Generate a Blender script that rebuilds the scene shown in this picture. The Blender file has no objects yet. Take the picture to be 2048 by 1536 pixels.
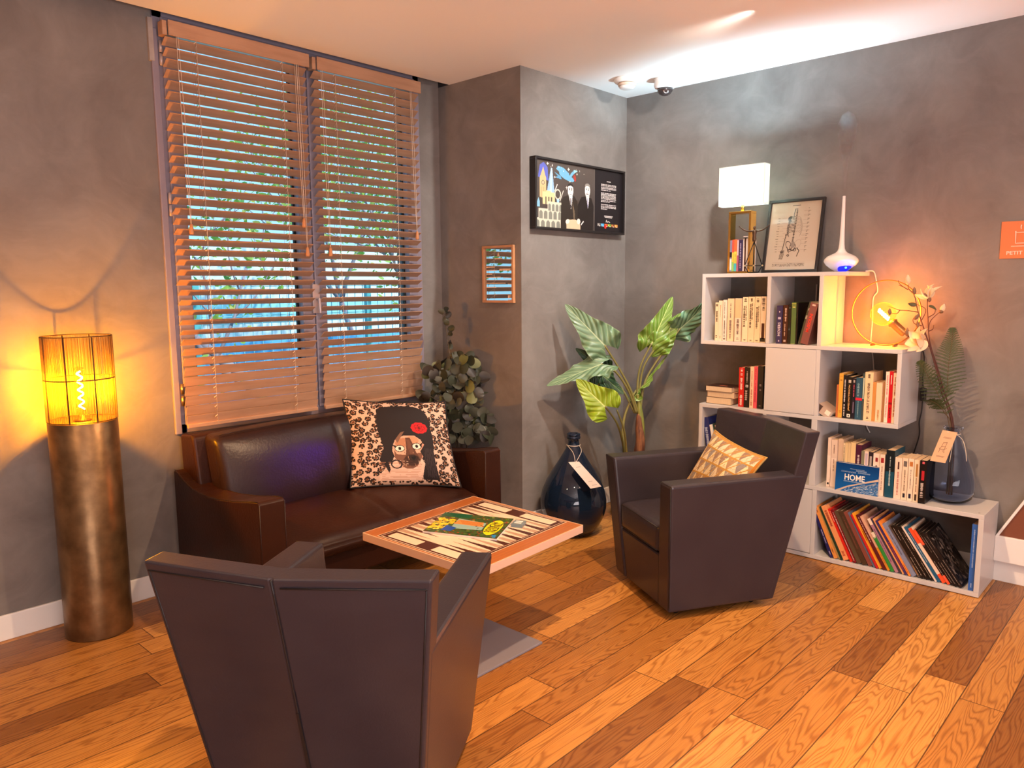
import bpy, bmesh, math, random
import numpy as np
from mathutils import Matrix, Vector
SC = bpy.context.scene
COL = SC.collection
PI = math.pi
R = math.radians
rnd = random.Random(7)

# ------------------------------------------------------------------ camera
cam_d = bpy.data.cameras.new('camera')
cam = bpy.data.objects.new('camera', cam_d)
COL.objects.link(cam)
SC.camera = cam
cam_d.sensor_width = 36.0
cam_d.lens = 36.0 * 1509.6 / 2048.0
cam_d.clip_start = 0.05
_r = Vector((0.6826091, -0.73075023, -0.0069935))
_u = Vector((0.09835905, 0.08238805, 0.9917347))
_f = Vector((0.72413418, 0.67765501, -0.12811473))
m = Matrix.Identity(4)
for i in range(3):
    m[i][0], m[i][1], m[i][2] = _r[i], _u[i], -_f[i]
m.translation = (-4.37774, -3.02268, 1.5)
cam.matrix_world = m

# ------------------------------------------------------------------ view, world, lights
SC.view_settings.view_transform = 'Standard'
SC.view_settings.look = 'None'
SC.view_settings.gamma = 1.0
SC.view_settings.use_curve_mapping = False
SC.view_settings.exposure = 0.0

w = bpy.data.worlds.new('World')
SC.world = w
w.use_nodes = True
nt = w.node_tree
bg = nt.nodes['Background']
tc = nt.nodes.new('ShaderNodeTexCoord')
sx = nt.nodes.new('ShaderNodeSeparateXYZ')
cr = nt.nodes.new('ShaderNodeValToRGB')
cr.color_ramp.elements[0].position = 0.0
cr.color_ramp.elements[0].color = (0.42, 0.76, 1.0, 1)
cr.color_ramp.elements[1].position = 0.6
cr.color_ramp.elements[1].color = (0.18, 0.46, 0.95, 1)
nt.links.new(tc.outputs['Generated'], sx.inputs[0])
nt.links.new(sx.outputs['Z'], cr.inputs[0])
nt.links.new(cr.outputs[0], bg.inputs['Color'])
bg.inputs['Strength'].default_value = 1.5


def light(name, kind, loc, power, color, radius=0.05, rot=None, spot=None, blend=0.6):
    d = bpy.data.lights.new(name, kind)
    d.energy = power
    d.color = color
    if kind == 'SUN':
        d.angle = radius
    else:
        d.shadow_soft_size = radius
    if spot:
        d.spot_size = R(spot)
        d.spot_blend = blend
    o = bpy.data.objects.new(name, d)
    o.location = loc
    if rot:
        o.rotation_euler = rot
    COL.objects.link(o)
    return o


WARM = (1.0, 0.64, 0.37)
light('sun', 'SUN', (0, -10, 20), 5.0, (1.0, 0.97, 0.92), R(1.0), (R(42), 0, R(12)))
for (x, y, p) in ((-1.9, -1.72, 250), (-3.45, -2.6, 55), (-2.3, -3.6, 50), (-0.9, -3.3, 30),
                  (-4.9, -1.1, 75), (-4.6, -4.4, 60)):
    light('ceiling_spot', 'SPOT', (x, y, 2.73), p, WARM, 0.03, None, 150, 0.8)
light('column_fill_spot', 'SPOT', (-0.95, -1.35, 2.73), 175, (1.0, 0.94, 0.86), 0.04,  # unseen spot, aimed and tinted to brighten the column wall
      (Vector((-0.50, 0.0, 1.75)) - Vector((-0.95, -1.35, 2.73))).to_track_quat('-Z', 'Y').to_euler(), 95, 0.9)
# added fill panel behind the viewer; lifts walls and ceiling, no real source there
fill = light('room_fill', 'AREA', (-4.6, -5.6, 0.9), 215, (1.0, 0.88, 0.88), 0.1, (R(142), 0, R(-10)))
fill.data.shape = 'RECTANGLE'
fill.data.size = 4.0
fill.data.size_y = 1.6

# ------------------------------------------------------------------ materials
MATS = {}


def lin(h):
    if isinstance(h, str):
        h = h.lstrip('#')
        c = [int(h[i:i + 2], 16) / 255 for i in (0, 2, 4)]
        return tuple(x / 12.92 if x <= 0.04045 else ((x + 0.055) / 1.055) ** 2.4 for x in c)
    return tuple(h)


def setin(b, k, v):
    if k in b.inputs:
        b.inputs[k].default_value = v


def mat(name, col, rough=0.5, metal=0.0, var=None, vscale=6.0, bump=0.0, bscale=40.0, emit=None, estr=0.0,
        trans=0.0, coat=0.0, spec=0.5, ior=1.45, vdetail=4.0, stretch=None, translucent=0.0):
    if name in MATS:
        return MATS[name]
    mt = bpy.data.materials.new(name)
    mt.use_nodes = True
    n = mt.node_tree
    b = n.nodes['Principled BSDF']
    c = lin(col)
    b.inputs['Base Color'].default_value = (*c, 1)
    b.inputs['Roughness'].default_value = rough
    b.inputs['Metallic'].default_value = metal
    setin(b, 'Specular IOR Level', spec)
    setin(b, 'Coat Weight', coat)
    setin(b, 'Transmission Weight', trans)
    setin(b, 'IOR', ior)
    if emit is not None:
        b.inputs['Emission Color'].default_value = (*lin(emit), 1)
        b.inputs['Emission Strength'].default_value = estr
    if var is not None or bump > 0:
        tcn = n.nodes.new('ShaderNodeTexCoord')
        mp = n.nodes.new('ShaderNodeMapping')
        n.links.new(tcn.outputs['Object'], mp.inputs[0])
        if stretch:
            mp.inputs['Scale'].default_value = stretch
    if var is not None:
        nz = n.nodes.new('ShaderNodeTexNoise')
        nz.inputs['Scale'].default_value = vscale
        nz.inputs['Detail'].default_value = vdetail
        mx = n.nodes.new('ShaderNodeMix')
        mx.data_type = 'RGBA'
        rp = n.nodes.new('ShaderNodeMapRange')
        rp.inputs[1].default_value = 0.35
        rp.inputs[2].default_value = 0.65
        n.links.new(mp.outputs[0], nz.inputs['Vector'])
        n.links.new(nz.outputs['Fac'], rp.inputs[0])
        n.links.new(rp.outputs[0], mx.inputs[0])
        mx.inputs[6].default_value = (*c, 1)
        mx.inputs[7].default_value = (*lin(var), 1)
        n.links.new(mx.outputs[2], b.inputs['Base Color'])
    if bump > 0:
        nb = n.nodes.new('ShaderNodeTexNoise')
        nb.inputs['Scale'].default_value = bscale
        nb.inputs['Detail'].default_value = 3
        bp = n.nodes.new('ShaderNodeBump')
        bp.inputs['Strength'].default_value = bump
        bp.inputs['Distance'].default_value = 0.01
        n.links.new(mp.outputs[0], nb.inputs['Vector'])
        n.links.new(nb.outputs['Fac'], bp.inputs['Height'])
        n.links.new(bp.outputs[0], b.inputs['Normal'])
    if translucent > 0:
        tr = n.nodes.new('ShaderNodeBsdfTranslucent')
        tr.inputs[0].default_value = (*c, 1)
        ms = n.nodes.new('ShaderNodeMixShader')
        ms.inputs[0].default_value = translucent
        n.links.new(b.outputs[0], ms.inputs[1])
        n.links.new(tr.outputs[0], ms.inputs[2])
        n.links.new(ms.outputs[0], n.nodes['Material Output'].inputs[0])
    MATS[name] = mt
    return mt


def print_mat(name, rough=0.5, coat=0.0, bump=0.0):
    """surface printed with the colours stored per face in the 'ink' attribute"""
    if name in MATS:
        return MATS[name]
    mt = mat(name, (0.5, 0.5, 0.5), rough, coat=coat, bump=bump, bscale=400)
    n = mt.node_tree
    a = n.nodes.new('ShaderNodeAttribute')
    a.attribute_name = 'ink'
    n.links.new(a.outputs['Color'], n.nodes['Principled BSDF'].inputs['Base Color'])
    return mt


def glass_mat(name, tint, gloss=0.12, rough=0.02):
    """thin clear glass: lets light straight through, with a glossy sheen"""
    if name in MATS:
        return MATS[name]
    mt = bpy.data.materials.new(name)
    mt.use_nodes = True
    n = mt.node_tree
    n.nodes.remove(n.nodes['Principled BSDF'])
    t = n.nodes.new('ShaderNodeBsdfTransparent')
    t.inputs[0].default_value = (*lin(tint), 1)
    g = n.nodes.new('ShaderNodeBsdfGlossy')
    g.inputs['Roughness'].default_value = rough
    fr = n.nodes.new('ShaderNodeLayerWeight')
    fr.inputs[0].default_value = gloss
    ms = n.nodes.new('ShaderNodeMixShader')
    n.links.new(fr.outputs['Fresnel'], ms.inputs[0])
    n.links.new(t.outputs[0], ms.inputs[1])
    n.links.new(g.outputs[0], ms.inputs[2])
    n.links.new(ms.outputs[0], n.nodes['Material Output'].inputs[0])
    MATS[name] = mt
    return mt


def plaster_mat(name, c1, c2, c3):
    mt = mat(name, c1, 0.55)
    n = mt.node_tree
    b = n.nodes['Principled BSDF']
    L = n.links.new
    tcn = n.nodes.new('ShaderNodeTexCoord')
    warp = n.nodes.new('ShaderNodeTexNoise')
    warp.inputs['Scale'].default_value = 1.7
    warp.inputs['Detail'].default_value = 3
    L(tcn.outputs['Object'], warp.inputs['Vector'])
    add = n.nodes.new('ShaderNodeMix')
    add.data_type = 'RGBA'
    add.blend_type = 'LINEAR_LIGHT'
    add.inputs[0].default_value = 0.35
    L(tcn.outputs['Object'], add.inputs[6])
    L(warp.outputs['Color'], add.inputs[7])
    n1 = n.nodes.new('ShaderNodeTexNoise')
    n1.inputs['Scale'].default_value = 2.2
    n1.inputs['Detail'].default_value = 8
    n1.inputs['Roughness'].default_value = 0.62
    L(add.outputs[2], n1.inputs['Vector'])
    cr1 = n.nodes.new('ShaderNodeValToRGB')
    cr1.color_ramp.elements[0].position = 0.33
    cr1.color_ramp.elements[0].color = (*c1, 1)
    cr1.color_ramp.elements[1].position = 0.68
    cr1.color_ramp.elements[1].color = (*c2, 1)
    L(n1.outputs['Fac'], cr1.inputs[0])
    # trowel strokes: thin light arcs
    mp = n.nodes.new('ShaderNodeMapping')
    mp.inputs['Scale'].default_value = (3.0, 3.0, 14.0)
    mp.inputs['Rotation'].default_value = (0.5, 0.5, 0.3)
    L(add.outputs[2], mp.inputs[0])
    n2 = n.nodes.new('ShaderNodeTexNoise')
    n2.inputs['Scale'].default_value = 1.6
    n2.inputs['Detail'].default_value = 5
    L(mp.outputs[0], n2.inputs['Vector'])
    mr = n.nodes.new('ShaderNodeMapRange')
    mr.inputs[1].default_value = 0.55
    mr.inputs[2].default_value = 0.75
    L(n2.outputs['Fac'], mr.inputs[0])
    mx = n.nodes.new('ShaderNodeMix')
    mx.data_type = 'RGBA'
    hf = n.nodes.new('ShaderNodeMath')
    hf.operation = 'MULTIPLY'
    hf.inputs[1].default_value = 0.17
    L(mr.outputs[0], hf.inputs[0])
    L(hf.outputs[0], mx.inputs[0])
    L(cr1.outputs[0], mx.inputs[6])
    mx.inputs[7].default_value = (*c3, 1)
    L(mx.outputs[2], b.inputs['Base Color'])
    bp = n.nodes.new('ShaderNodeBump')
    bp.inputs['Strength'].default_value = 0.12
    bp.inputs['Distance'].default_value = 0.01
    L(n1.outputs['Fac'], bp.inputs['Height'])
    L(bp.outputs[0], b.inputs['Normal'])
    return mt


def plank_mat(name):
    """oak boards running along X: per-board tone, cathedral grain, dark joints"""
    mt = mat(name, (0.4, 0.2, 0.07), 0.36)
    n = mt.node_tree
    b = n.nodes['Principled BSDF']
    L = n.links.new
    W_, LEN = 0.141, 1.25

    def math_(op, a, b_=None, v=None, clamp=False):
        q = n.nodes.new('ShaderNodeMath')
        q.operation = op
        q.use_clamp = clamp
        if hasattr(a, 'type'):
            L(a, q.inputs[0])
        else:
            q.inputs[0].default_value = a
        if b_ is not None:
            if hasattr(b_, 'type'):
                L(b_, q.inputs[1])
            else:
                q.inputs[1].default_value = b_
        return q.outputs[0]
    tcn = n.nodes.new('ShaderNodeTexCoord')
    sp = n.nodes.new('ShaderNodeSeparateXYZ')
    L(tcn.outputs['Object'], sp.inputs[0])
    x, y = sp.outputs['X'], sp.outputs['Y']
    ry = math_('DIVIDE', math_('ADD', y, 0.047), W_)
    row = math_('FLOOR', ry)
    fy = math_('FRACT', ry)
    wn = n.nodes.new('ShaderNodeTexWhiteNoise')
    wn.noise_dimensions = '1D'
    L(row, wn.inputs['W'])
    rx = math_('DIVIDE', math_('ADD', x, math_('MULTIPLY', wn.outputs['Value'], 5.0)), LEN)
    colx = math_('FLOOR', rx)
    fx = math_('FRACT', rx)
    cb = n.nodes.new('ShaderNodeCombineXYZ')
    L(row, cb.inputs[0])
    L(colx, cb.inputs[1])
    wn2 = n.nodes.new('ShaderNodeTexWhiteNoise')
    wn2.noise_dimensions = '3D'
    L(cb.outputs[0], wn2.inputs['Vector'])
    rv = wn2.outputs['Value']
    sc = n.nodes.new('ShaderNodeSeparateColor')
    L(wn2.outputs['Color'], sc.inputs[0])
    # grain coordinates, different on every board
    gc = n.nodes.new('ShaderNodeCombineXYZ')
    L(math_('ADD', math_('MULTIPLY', x, 1.15), math_('MULTIPLY', rv, 40.0)), gc.inputs[0])
    L(math_('ADD', math_('MULTIPLY', y, 10.0), math_('MULTIPLY', sc.outputs[1], 30.0)), gc.inputs[1])
    L(math_('MULTIPLY', sc.outputs[0], 20.0), gc.inputs[2])
    n1 = n.nodes.new('ShaderNodeTexNoise')
    n1.inputs['Scale'].default_value = 1.0
    n1.inputs['Detail'].default_value = 2.0
    n1.inputs['Roughness'].default_value = 0.45
    L(gc.outputs[0], n1.inputs['Vector'])
    rings = math_('SINE', math_('MULTIPLY', n1.outputs['Fac'], 150.0))
    rings = math_('POWER', math_('MULTIPLY', math_('ADD', rings, 1.0), 0.5), 3.0)
    gf = n.nodes.new('ShaderNodeCombineXYZ')
    L(math_('MULTIPLY', x, 9.0), gf.inputs[0])
    L(math_('MULTIPLY', y, 260.0), gf.inputs[1])
    L(rv, gf.inputs[2])
    n2 = n.nodes.new('ShaderNodeTexNoise')
    n2.inputs['Scale'].default_value = 1.0
    n2.inputs['Detail'].default_value = 3.0
    L(gf.outputs[0], n2.inputs['Vector'])
    # tone per board
    cr0 = n.nodes.new('ShaderNodeValToRGB')
    e = cr0.color_ramp.elements
    e[0].position = 0.0
    e[0].color = (0.25, 0.095, 0.022, 1)
    e[1].position = 1.0
    e[1].color = (0.68, 0.33, 0.085, 1)
    k = cr0.color_ramp.elements.new(0.25)
    k.color = (0.43, 0.180, 0.038, 1)
    k = cr0.color_ramp.elements.new(0.7)
    k.color = (0.57, 0.255, 0.056, 1)
    L(sc.outputs[2], cr0.inputs[0])
    m1 = n.nodes.new('ShaderNodeMix')
    m1.data_type = 'RGBA'
    m1.blend_type = 'MULTIPLY'
    L(math_('MULTIPLY', rings, 0.66), m1.inputs[0])
    L(cr0.outputs[0], m1.inputs[6])
    m1.inputs[7].default_value = (0.46, 0.33, 0.22, 1)
    m2 = n.nodes.new('ShaderNodeMix')
    m2.data_type = 'RGBA'
    m2.blend_type = 'MULTIPLY'
    fn = n.nodes.new('ShaderNodeMapRange')
    fn.inputs[1].default_value = 0.42
    fn.inputs[2].default_value = 0.75
    fn.inputs[4].default_value = 0.45
    L(n2.outputs['Fac'], fn.inputs[0])
    L(fn.outputs[0], m2.inputs[0])
    L(m1.outputs[2], m2.inputs[6])
    m2.inputs[7].default_value = (0.6, 0.48, 0.36, 1)
    # joints
    ey = math_('MINIMUM', fy, math_('SUBTRACT', 1.0, fy))
    ex = math_('MINIMUM', fx, math_('SUBTRACT', 1.0, fx))
    jy = math_('LESS_THAN', ey, 0.015)
    jx = math_('LESS_THAN', ex, 0.0016)
    j = math_('MAXIMUM', jy, jx)
    m3 = n.nodes.new('ShaderNodeMix')
    m3.data_type = 'RGBA'
    L(math_('MULTIPLY', j, 0.85), m3.inputs[0])
    L(m2.outputs[2], m3.inputs[6])
    m3.inputs[7].default_value = (0.06, 0.022, 0.008, 1)
    L(m3.outputs[2], b.inputs['Base Color'])
    bp = n.nodes.new('ShaderNodeBump')
    bp.inputs['Strength'].default_value = 0.25
    bp.inputs['Distance'].default_value = 0.002
    L(math_('SUBTRACT', 1.0, j), bp.inputs['Height'])
    L(bp.outputs[0], b.inputs['Normal'])
    L(math_('ADD', 0.27, math_('MULTIPLY', n2.outputs['Fac'], 0.16)), b.inputs['Roughness'])
    return mt


def bulb_glass(name, amber):
    """clear amber-coated bulb glass: see-through, its coating glows with the filament inside"""
    if name in MATS:
        return MATS[name]
    mt = bpy.data.materials.new(name)
    mt.use_nodes = True
    n = mt.node_tree
    n.nodes.remove(n.nodes['Principled BSDF'])
    t = n.nodes.new('ShaderNodeBsdfTransparent')
    t.inputs[0].default_value = (1.0, 0.93, 0.8, 1)
    g = n.nodes.new('ShaderNodeBsdfTranslucent')
    g.inputs[0].default_value = (*lin(amber), 1)
    fr = n.nodes.new('ShaderNodeLayerWeight')
    fr.inputs[0].default_value = 0.07
    ms = n.nodes.new('ShaderNodeMixShader')
    n.links.new(fr.outputs['Facing'], ms.inputs[0])
    n.links.new(t.outputs[0], ms.inputs[1])
    n.links.new(g.outputs[0], ms.inputs[2])
    n.links.new(ms.outputs[0], n.nodes['Material Output'].inputs[0])
    MATS[name] = mt
    return mt


# ------------------------------------------------------------------ object helpers
ROOT = {}


def tag(o, label=None, cat=None, group=None, kind=None):
    if label:
        o['label'] = label
    if cat:
        o['category'] = cat
    if group:
        o['group'] = group
    if kind:
        o['kind'] = kind
    return o


def thing(name, label, cat, loc=(0, 0, 0), rot=(0, 0, 0), group=None):
    o = bpy.data.objects.new(name, None)
    o.empty_display_size = 0.05
    o.location = loc
    o.rotation_euler = rot
    COL.objects.link(o)
    from mathutils import Euler
    ROOT[o.name] = Matrix.Translation(loc) @ Euler(rot).to_matrix().to_4x4()
    return tag(o, label, cat, group)


class MB:
    def __init__(s):
        s.v, s.f, s.m, s.s = [], [], [], []

    def add(s, vs, fs, mi=0, smooth=False):
        o = len(s.v)
        s.v += [tuple(map(float, p)) for p in vs]
        s.f += [tuple(i + o for i in f) for f in fs]
        s.m += [mi] * len(fs)
        s.s += [smooth] * len(fs)
        return s

    def hexa(s, p, mi=0):
        """8 corners: bottom 4 counter-clockwise, top 4 counter-clockwise"""
        return s.add(p, [(3, 2, 1, 0), (4, 5, 6, 7), (0, 1, 5, 4), (1, 2, 6, 5), (2, 3, 7, 6), (3, 0, 4, 7)], mi)

    def box(s, x0, x1, y0, y1, z0, z1, mi=0, mx=None):
        p = [(x0, y0, z0), (x1, y0, z0), (x1, y1, z0), (x0, y1, z0), (x0, y0, z1), (x1, y0, z1), (x1, y1, z1), (x0, y1, z1)]
        if mx is not None:
            p = [tuple(mx @ Vector(q)) for q in p]
        return s.hexa(p, mi)

    def tube(s, pts, r, n=8, mi=0, closed=False, cap=True):
        P = [Vector(p) for p in pts]
        k = len(P)
        rs = r if isinstance(r, (list, tuple)) else [r] * k
        up = None
        vs, fs = [], []
        for i, p in enumerate(P):
            if closed:
                t = (P[(i + 1) % k] - P[i - 1])
            else:
                t = P[min(i + 1, k - 1)] - P[max(i - 1, 0)]
            t.normalize()
            if up is None:
                a = Vector((0, 0, 1)) if abs(t.z) < 0.9 else Vector((1, 0, 0))
                up = (a - t * a.dot(t)).normalized()
            else:
                up = (up - t * up.dot(t))
                if up.length < 1e-6:
                    a = Vector((0, 0, 1)) if abs(t.z) < 0.9 else Vector((1, 0, 0))
                    up = (a - t * a.dot(t))
                up.normalize()
            sd = t.cross(up)
            for j in range(n):
                a = 2 * PI * j / n
                vs.append(p + (up * math.cos(a) + sd * math.sin(a)) * rs[i])
        for i in range(k if closed else k - 1):
            for j in range(n):
                a, b = i * n + j, i * n + (j + 1) % n
                c, d = ((i + 1) % k) * n + (j + 1) % n, ((i + 1) % k) * n + j
                fs.append((a, b, c, d))
        if cap and not closed:
            fs.append(tuple(range(n - 1, -1, -1)))
            fs.append(tuple((k - 1) * n + j for j in range(n)))
        return s.add(vs, fs, mi, True)

    def lathe(s, prof, n=32, c=(0, 0, 0), mi=0, closed=False, mx=None):
        """prof: (radius, z) pairs turned about a vertical axis through c"""
        vs, fs = [], []
        for (r, z) in prof:
            for j in range(n):
                a = 2 * PI * j / n
                vs.append(Vector((r * math.cos(a), r * math.sin(a), z)))
        k = len(prof)
        for i in range(k if closed else k - 1):
            i2 = (i + 1) % k
            for j in range(n):
                fs.append((i * n + j, i * n + (j + 1) % n, i2 * n + (j + 1) % n, i2 * n + j))
        if not closed:
            if prof[0][0] > 1e-5:
                fs.append(tuple(range(n - 1, -1, -1)))
            if prof[-1][0] > 1e-5:
                fs.append(tuple((k - 1) * n + j for j in range(n)))
        if mx is not None:
            vs = [mx @ p for p in vs]
        vs = [p + Vector(c) for p in vs]
        return s.add(vs, fs, mi, True)

    def prism(s, poly, d, mi=0):
        """poly: 3-D points of one face; d: extrusion vector"""
        k = len(poly)
        P = [Vector(p) for p in poly]
        Q = [p + Vector(d) for p in P]
        return s.add(P + Q, [tuple(range(k)), tuple(range(2 * k - 1, k - 1, -1))] +
                     [(i, k + i, k + (i + 1) % k, (i + 1) % k) for i in range(k)], mi)

    def grid(s, fn, nu, nv, mi=0, smooth=True, u0=0, u1=1, v0=0, v1=1):
        vs = [fn(u0 + (u1 - u0) * i / nu, v0 + (v1 - v0) * j / nv) for j in range(nv + 1) for i in range(nu + 1)]
        fs = [(j * (nu + 1) + i, j * (nu + 1) + i + 1, (j + 1) * (nu + 1) + i + 1, (j + 1) * (nu + 1) + i)
              for j in range(nv) for i in range(nu)]
        return s.add(vs, fs, mi, smooth)

    def sphere(s, c, r, n=12, mi=0, sc=(1, 1, 1), mx=None):
        prof = [(max(1e-6, r * math.sin(PI * i / n)), -r * math.cos(PI * i / n)) for i in range(n + 1)]
        vs, k = [], 2 * n
        for (a, z) in prof:
            for j in range(k):
                t = 2 * PI * j / k
                p = Vector((a * math.cos(t) * sc[0], a * math.sin(t) * sc[1], z * sc[2]))
                if mx is not None:
                    p = mx @ p
                vs.append(p + Vector(c))
        fs = [(i * k + j, i * k + (j + 1) % k, (i + 1) * k + (j + 1) % k, (i + 1) * k + j) for i in range(n) for j in range(k)]
        return s.add(vs, fs, mi, True)

    def rbox(s, c, dims, r, n=(10, 10, 10), f=None, mi=0):
        """rounded box; f deforms local points"""
        w_, d_, h_ = dims
        half = Vector((w_ / 2, d_ / 2, h_ / 2))
        idx = {}
        vs, fs = [], []

        def prm(i, k):
            t = i / k
            return (0.55 * t + 0.45 * (0.5 - 0.5 * math.cos(PI * t))) - 0.5

        def vid(i, j, k):
            key = (i, j, k)
            if key not in idx:
                p = Vector((prm(i, n[0]) * w_, prm(j, n[1]) * d_, prm(k, n[2]) * h_))
                q = Vector([max(-half[a] + r, min(half[a] - r, p[a])) for a in range(3)])
                dlt = p - q
                if dlt.length > 1e-9:
                    p = q + dlt.normalized() * r
                if f:
                    p = Vector(f(*p))
                idx[key] = len(vs)
                vs.append(p + Vector(c))
            return idx[key]
        for ax in range(3):
            a1, a2 = (ax + 1) % 3, (ax + 2) % 3
            for side in (0, n[ax]):
                for i in range(n[a1]):
                    for j in range(n[a2]):
                        q = []
                        for (di, dj) in ((0, 0), (1, 0), (1, 1), (0, 1)):
                            e = [0, 0, 0]
                            e[ax] = side
                            e[a1] = i + di
                            e[a2] = j + dj
                            q.append(vid(*e))
                        fs.append(tuple(q) if side else tuple(reversed(q)))
        return s.add(vs, fs, mi, True)

    def build(s, name, mats, parent=None, local=False, bevel=0.0, seg=2, subsurf=0, smooth=None):
        me = bpy.data.meshes.new(name)
        vs = s.v
        if parent is not None and not local:
            inv = ROOT[parent.name].inverted()
            vs = [tuple(inv @ Vector(p)) for p in vs]
        me.from_pydata(vs, [], s.f)
        if not isinstance(mats, (list, tuple)):
            mats = [mats]
        for q in mats:
            me.materials.append(q)
        me.polygons.foreach_set('material_index', s.m)
        me.polygons.foreach_set('use_smooth', [bool(x) for x in s.s] if smooth is None else [smooth] * len(s.f))
        me.update()
        o = bpy.data.objects.new(name, me)
        COL.objects.link(o)
        if parent is not None:
            o.parent = parent
            ROOT[o.name] = ROOT[parent.name]
        else:
            ROOT[o.name] = Matrix.Identity(4)
        if bevel:
            b = o.modifiers.new('bevel', 'BEVEL')
            b.width = bevel
            b.segments = seg
            b.limit_method = 'ANGLE'
            b.angle_limit = R(35)
            b.harden_normals = False
        if subsurf:
            q = o.modifiers.new('subsurf', 'SUBSURF')
            q.levels = q.render_levels = subsurf
        return o


def struct(name, mb, mats, **k):
    o = mb.build(name, mats, **k)
    if o.parent is None:
        o['kind'] = 'structure'
    return o


class Canvas:
    """a printed picture: colour cells drawn with simple shapes, later laid on a mesh"""

    def __init__(s, W, H, bgc):
        s.W, s.H = W, H
        s.a = np.zeros((H, W, 3))
        s.a[:] = lin(bgc)
        s.X, s.Y = np.meshgrid((np.arange(W) + 0.5) / W, (np.arange(H) + 0.5) / H)
        s.asp = W / H

    def paint(s, mask, c):
        s.a[mask] = lin(c)

    def rect(s, x0, y0, x1, y1, c):
        s.paint((s.X >= x0) & (s.X <= x1) & (s.Y >= y0) & (s.Y <= y1), c)

    def poly(s, pts, c):
        x, y = s.X, s.Y
        ins = np.zeros(x.shape, bool)
        k = len(pts)
        for i in range(k):
            (x0, y0), (x1, y1) = pts[i], pts[(i + 1) % k]
            if y0 == y1:
                continue
            cnd = ((y0 > y) != (y1 > y)) & (x < (x1 - x0) * (y - y0) / (y1 - y0) + x0)
            ins ^= cnd
        s.paint(ins, c)

    def ell(s, cx, cy, rx, ry, c, rot=0.0, hole=0.0):
        dx = (s.X - cx) * s.asp
        dy = s.Y - cy
        ca, sa = math.cos(rot), math.sin(rot)
        u = (dx * ca + dy * sa) / (rx * s.asp)
        v = (-dx * sa + dy * ca) / ry
        q = u * u + v * v
        s.paint((q <= 1) & (q >= hole * hole), c)

    def line(s, pts, wd, c):
        """wd: half width as a fraction of the height"""
        for (p, q) in zip(pts[:-1], pts[1:]):
            ax, ay, bx, by = p[0] * s.asp, p[1], q[0] * s.asp, q[1]
            dx, dy = bx - ax, by - ay
            L2 = dx * dx + dy * dy + 1e-12
            t = np.clip(((s.X * s.asp - ax) * dx + (s.Y - ay) * dy) / L2, 0, 1)
            d = np.hypot(s.X * s.asp - ax - t * dx, s.Y - ay - t * dy)
            s.paint(d <= wd, c)

    def speckle(s, mask, cols, seed=1, cell=3):
        g = np.random.RandomState(seed)
        k = g.randint(0, len(cols), (s.H // cell + 1, s.W // cell + 1))
        k = np.kron(k, np.ones((cell, cell), int))[:s.H, :s.W]
        for i, c in enumerate(cols):
            s.paint(mask & (k == i), c)

    def mesh(s, name, fn, material, parent, local=False, smooth=False):
        """fn(u, v) -> points, with u and v arrays"""
        W, H = s.W, s.H
        u, v = np.meshgrid(np.arange(W + 1) / W, np.arange(H + 1) / H)
        P = fn(u.ravel(), v.ravel())
        if parent is not None and not local:
            inv = np.array(ROOT[parent.name].inverted())
            P = P @ inv[:3, :3].T + inv[:3, 3]
        jj, ii = np.meshgrid(np.arange(H), np.arange(W), indexing='ij')
        a = jj * (W + 1) + ii
        F = np.stack([a, a + 1, a + W + 2, a + W + 1], -1).reshape(-1, 4)
        me = bpy.data.meshes.new(name)
        me.vertices.add(len(P))
        me.vertices.foreach_set('co', P.astype(np.float32).ravel())
        me.loops.add(F.size)
        me.loops.foreach_set('vertex_index', F.astype(np.int32).ravel())
        me.polygons.add(len(F))
        me.polygons.foreach_set('loop_start', (np.arange(len(F)) * 4).astype(np.int32))
        me.polygons.foreach_set('loop_total', np.full(len(F), 4, np.int32))
        at = me.attributes.new('ink', 'FLOAT_COLOR', 'FACE')
        c4 = np.ones((len(F), 4), np.float32)
        c4[:, :3] = s.a.reshape(-1, 3)
        at.data.foreach_set('color', c4.ravel())
        me.materials.append(material)
        me.update(calc_edges=True)
        me.polygons.foreach_set('use_smooth', [smooth] * len(F))
        o = bpy.data.objects.new(name, me)
        COL.objects.link(o)
        if parent is not None:
            o.parent = parent
            ROOT[o.name] = ROOT[parent.name]
        return o


def quad_fn(bl, br, tr, tl):
    bl, br, tr, tl = [np.array(p, float) for p in (bl, br, tr, tl)]

    def fn(u, v):
        u, v = u[:, None], v[:, None]
        return bl * (1 - u) * (1 - v) + br * u * (1 - v) + tr * u * v + tl * (1 - u) * v
    return fn


TXT = {}


def text_geo(s):
    if s in TXT:
        return TXT[s]
    cu = bpy.data.curves.new('t', 'FONT')
    cu.body = s
    cu.resolution_u = 2
    cu.offset = 0.018
    ob = bpy.data.objects.new('t', cu)
    COL.objects.link(ob)
    dg = bpy.context.evaluated_depsgraph_get()
    me = bpy.data.meshes.new_from_object(ob.evaluated_get(dg))
    vs = [tuple(v.co) for v in me.vertices]
    fs = [tuple(p.vertices) for p in me.polygons]
    bpy.data.objects.remove(ob)
    bpy.data.curves.remove(cu)
    bpy.data.meshes.remove(me)
    TXT[s] = (vs, fs)
    return TXT[s]


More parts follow.
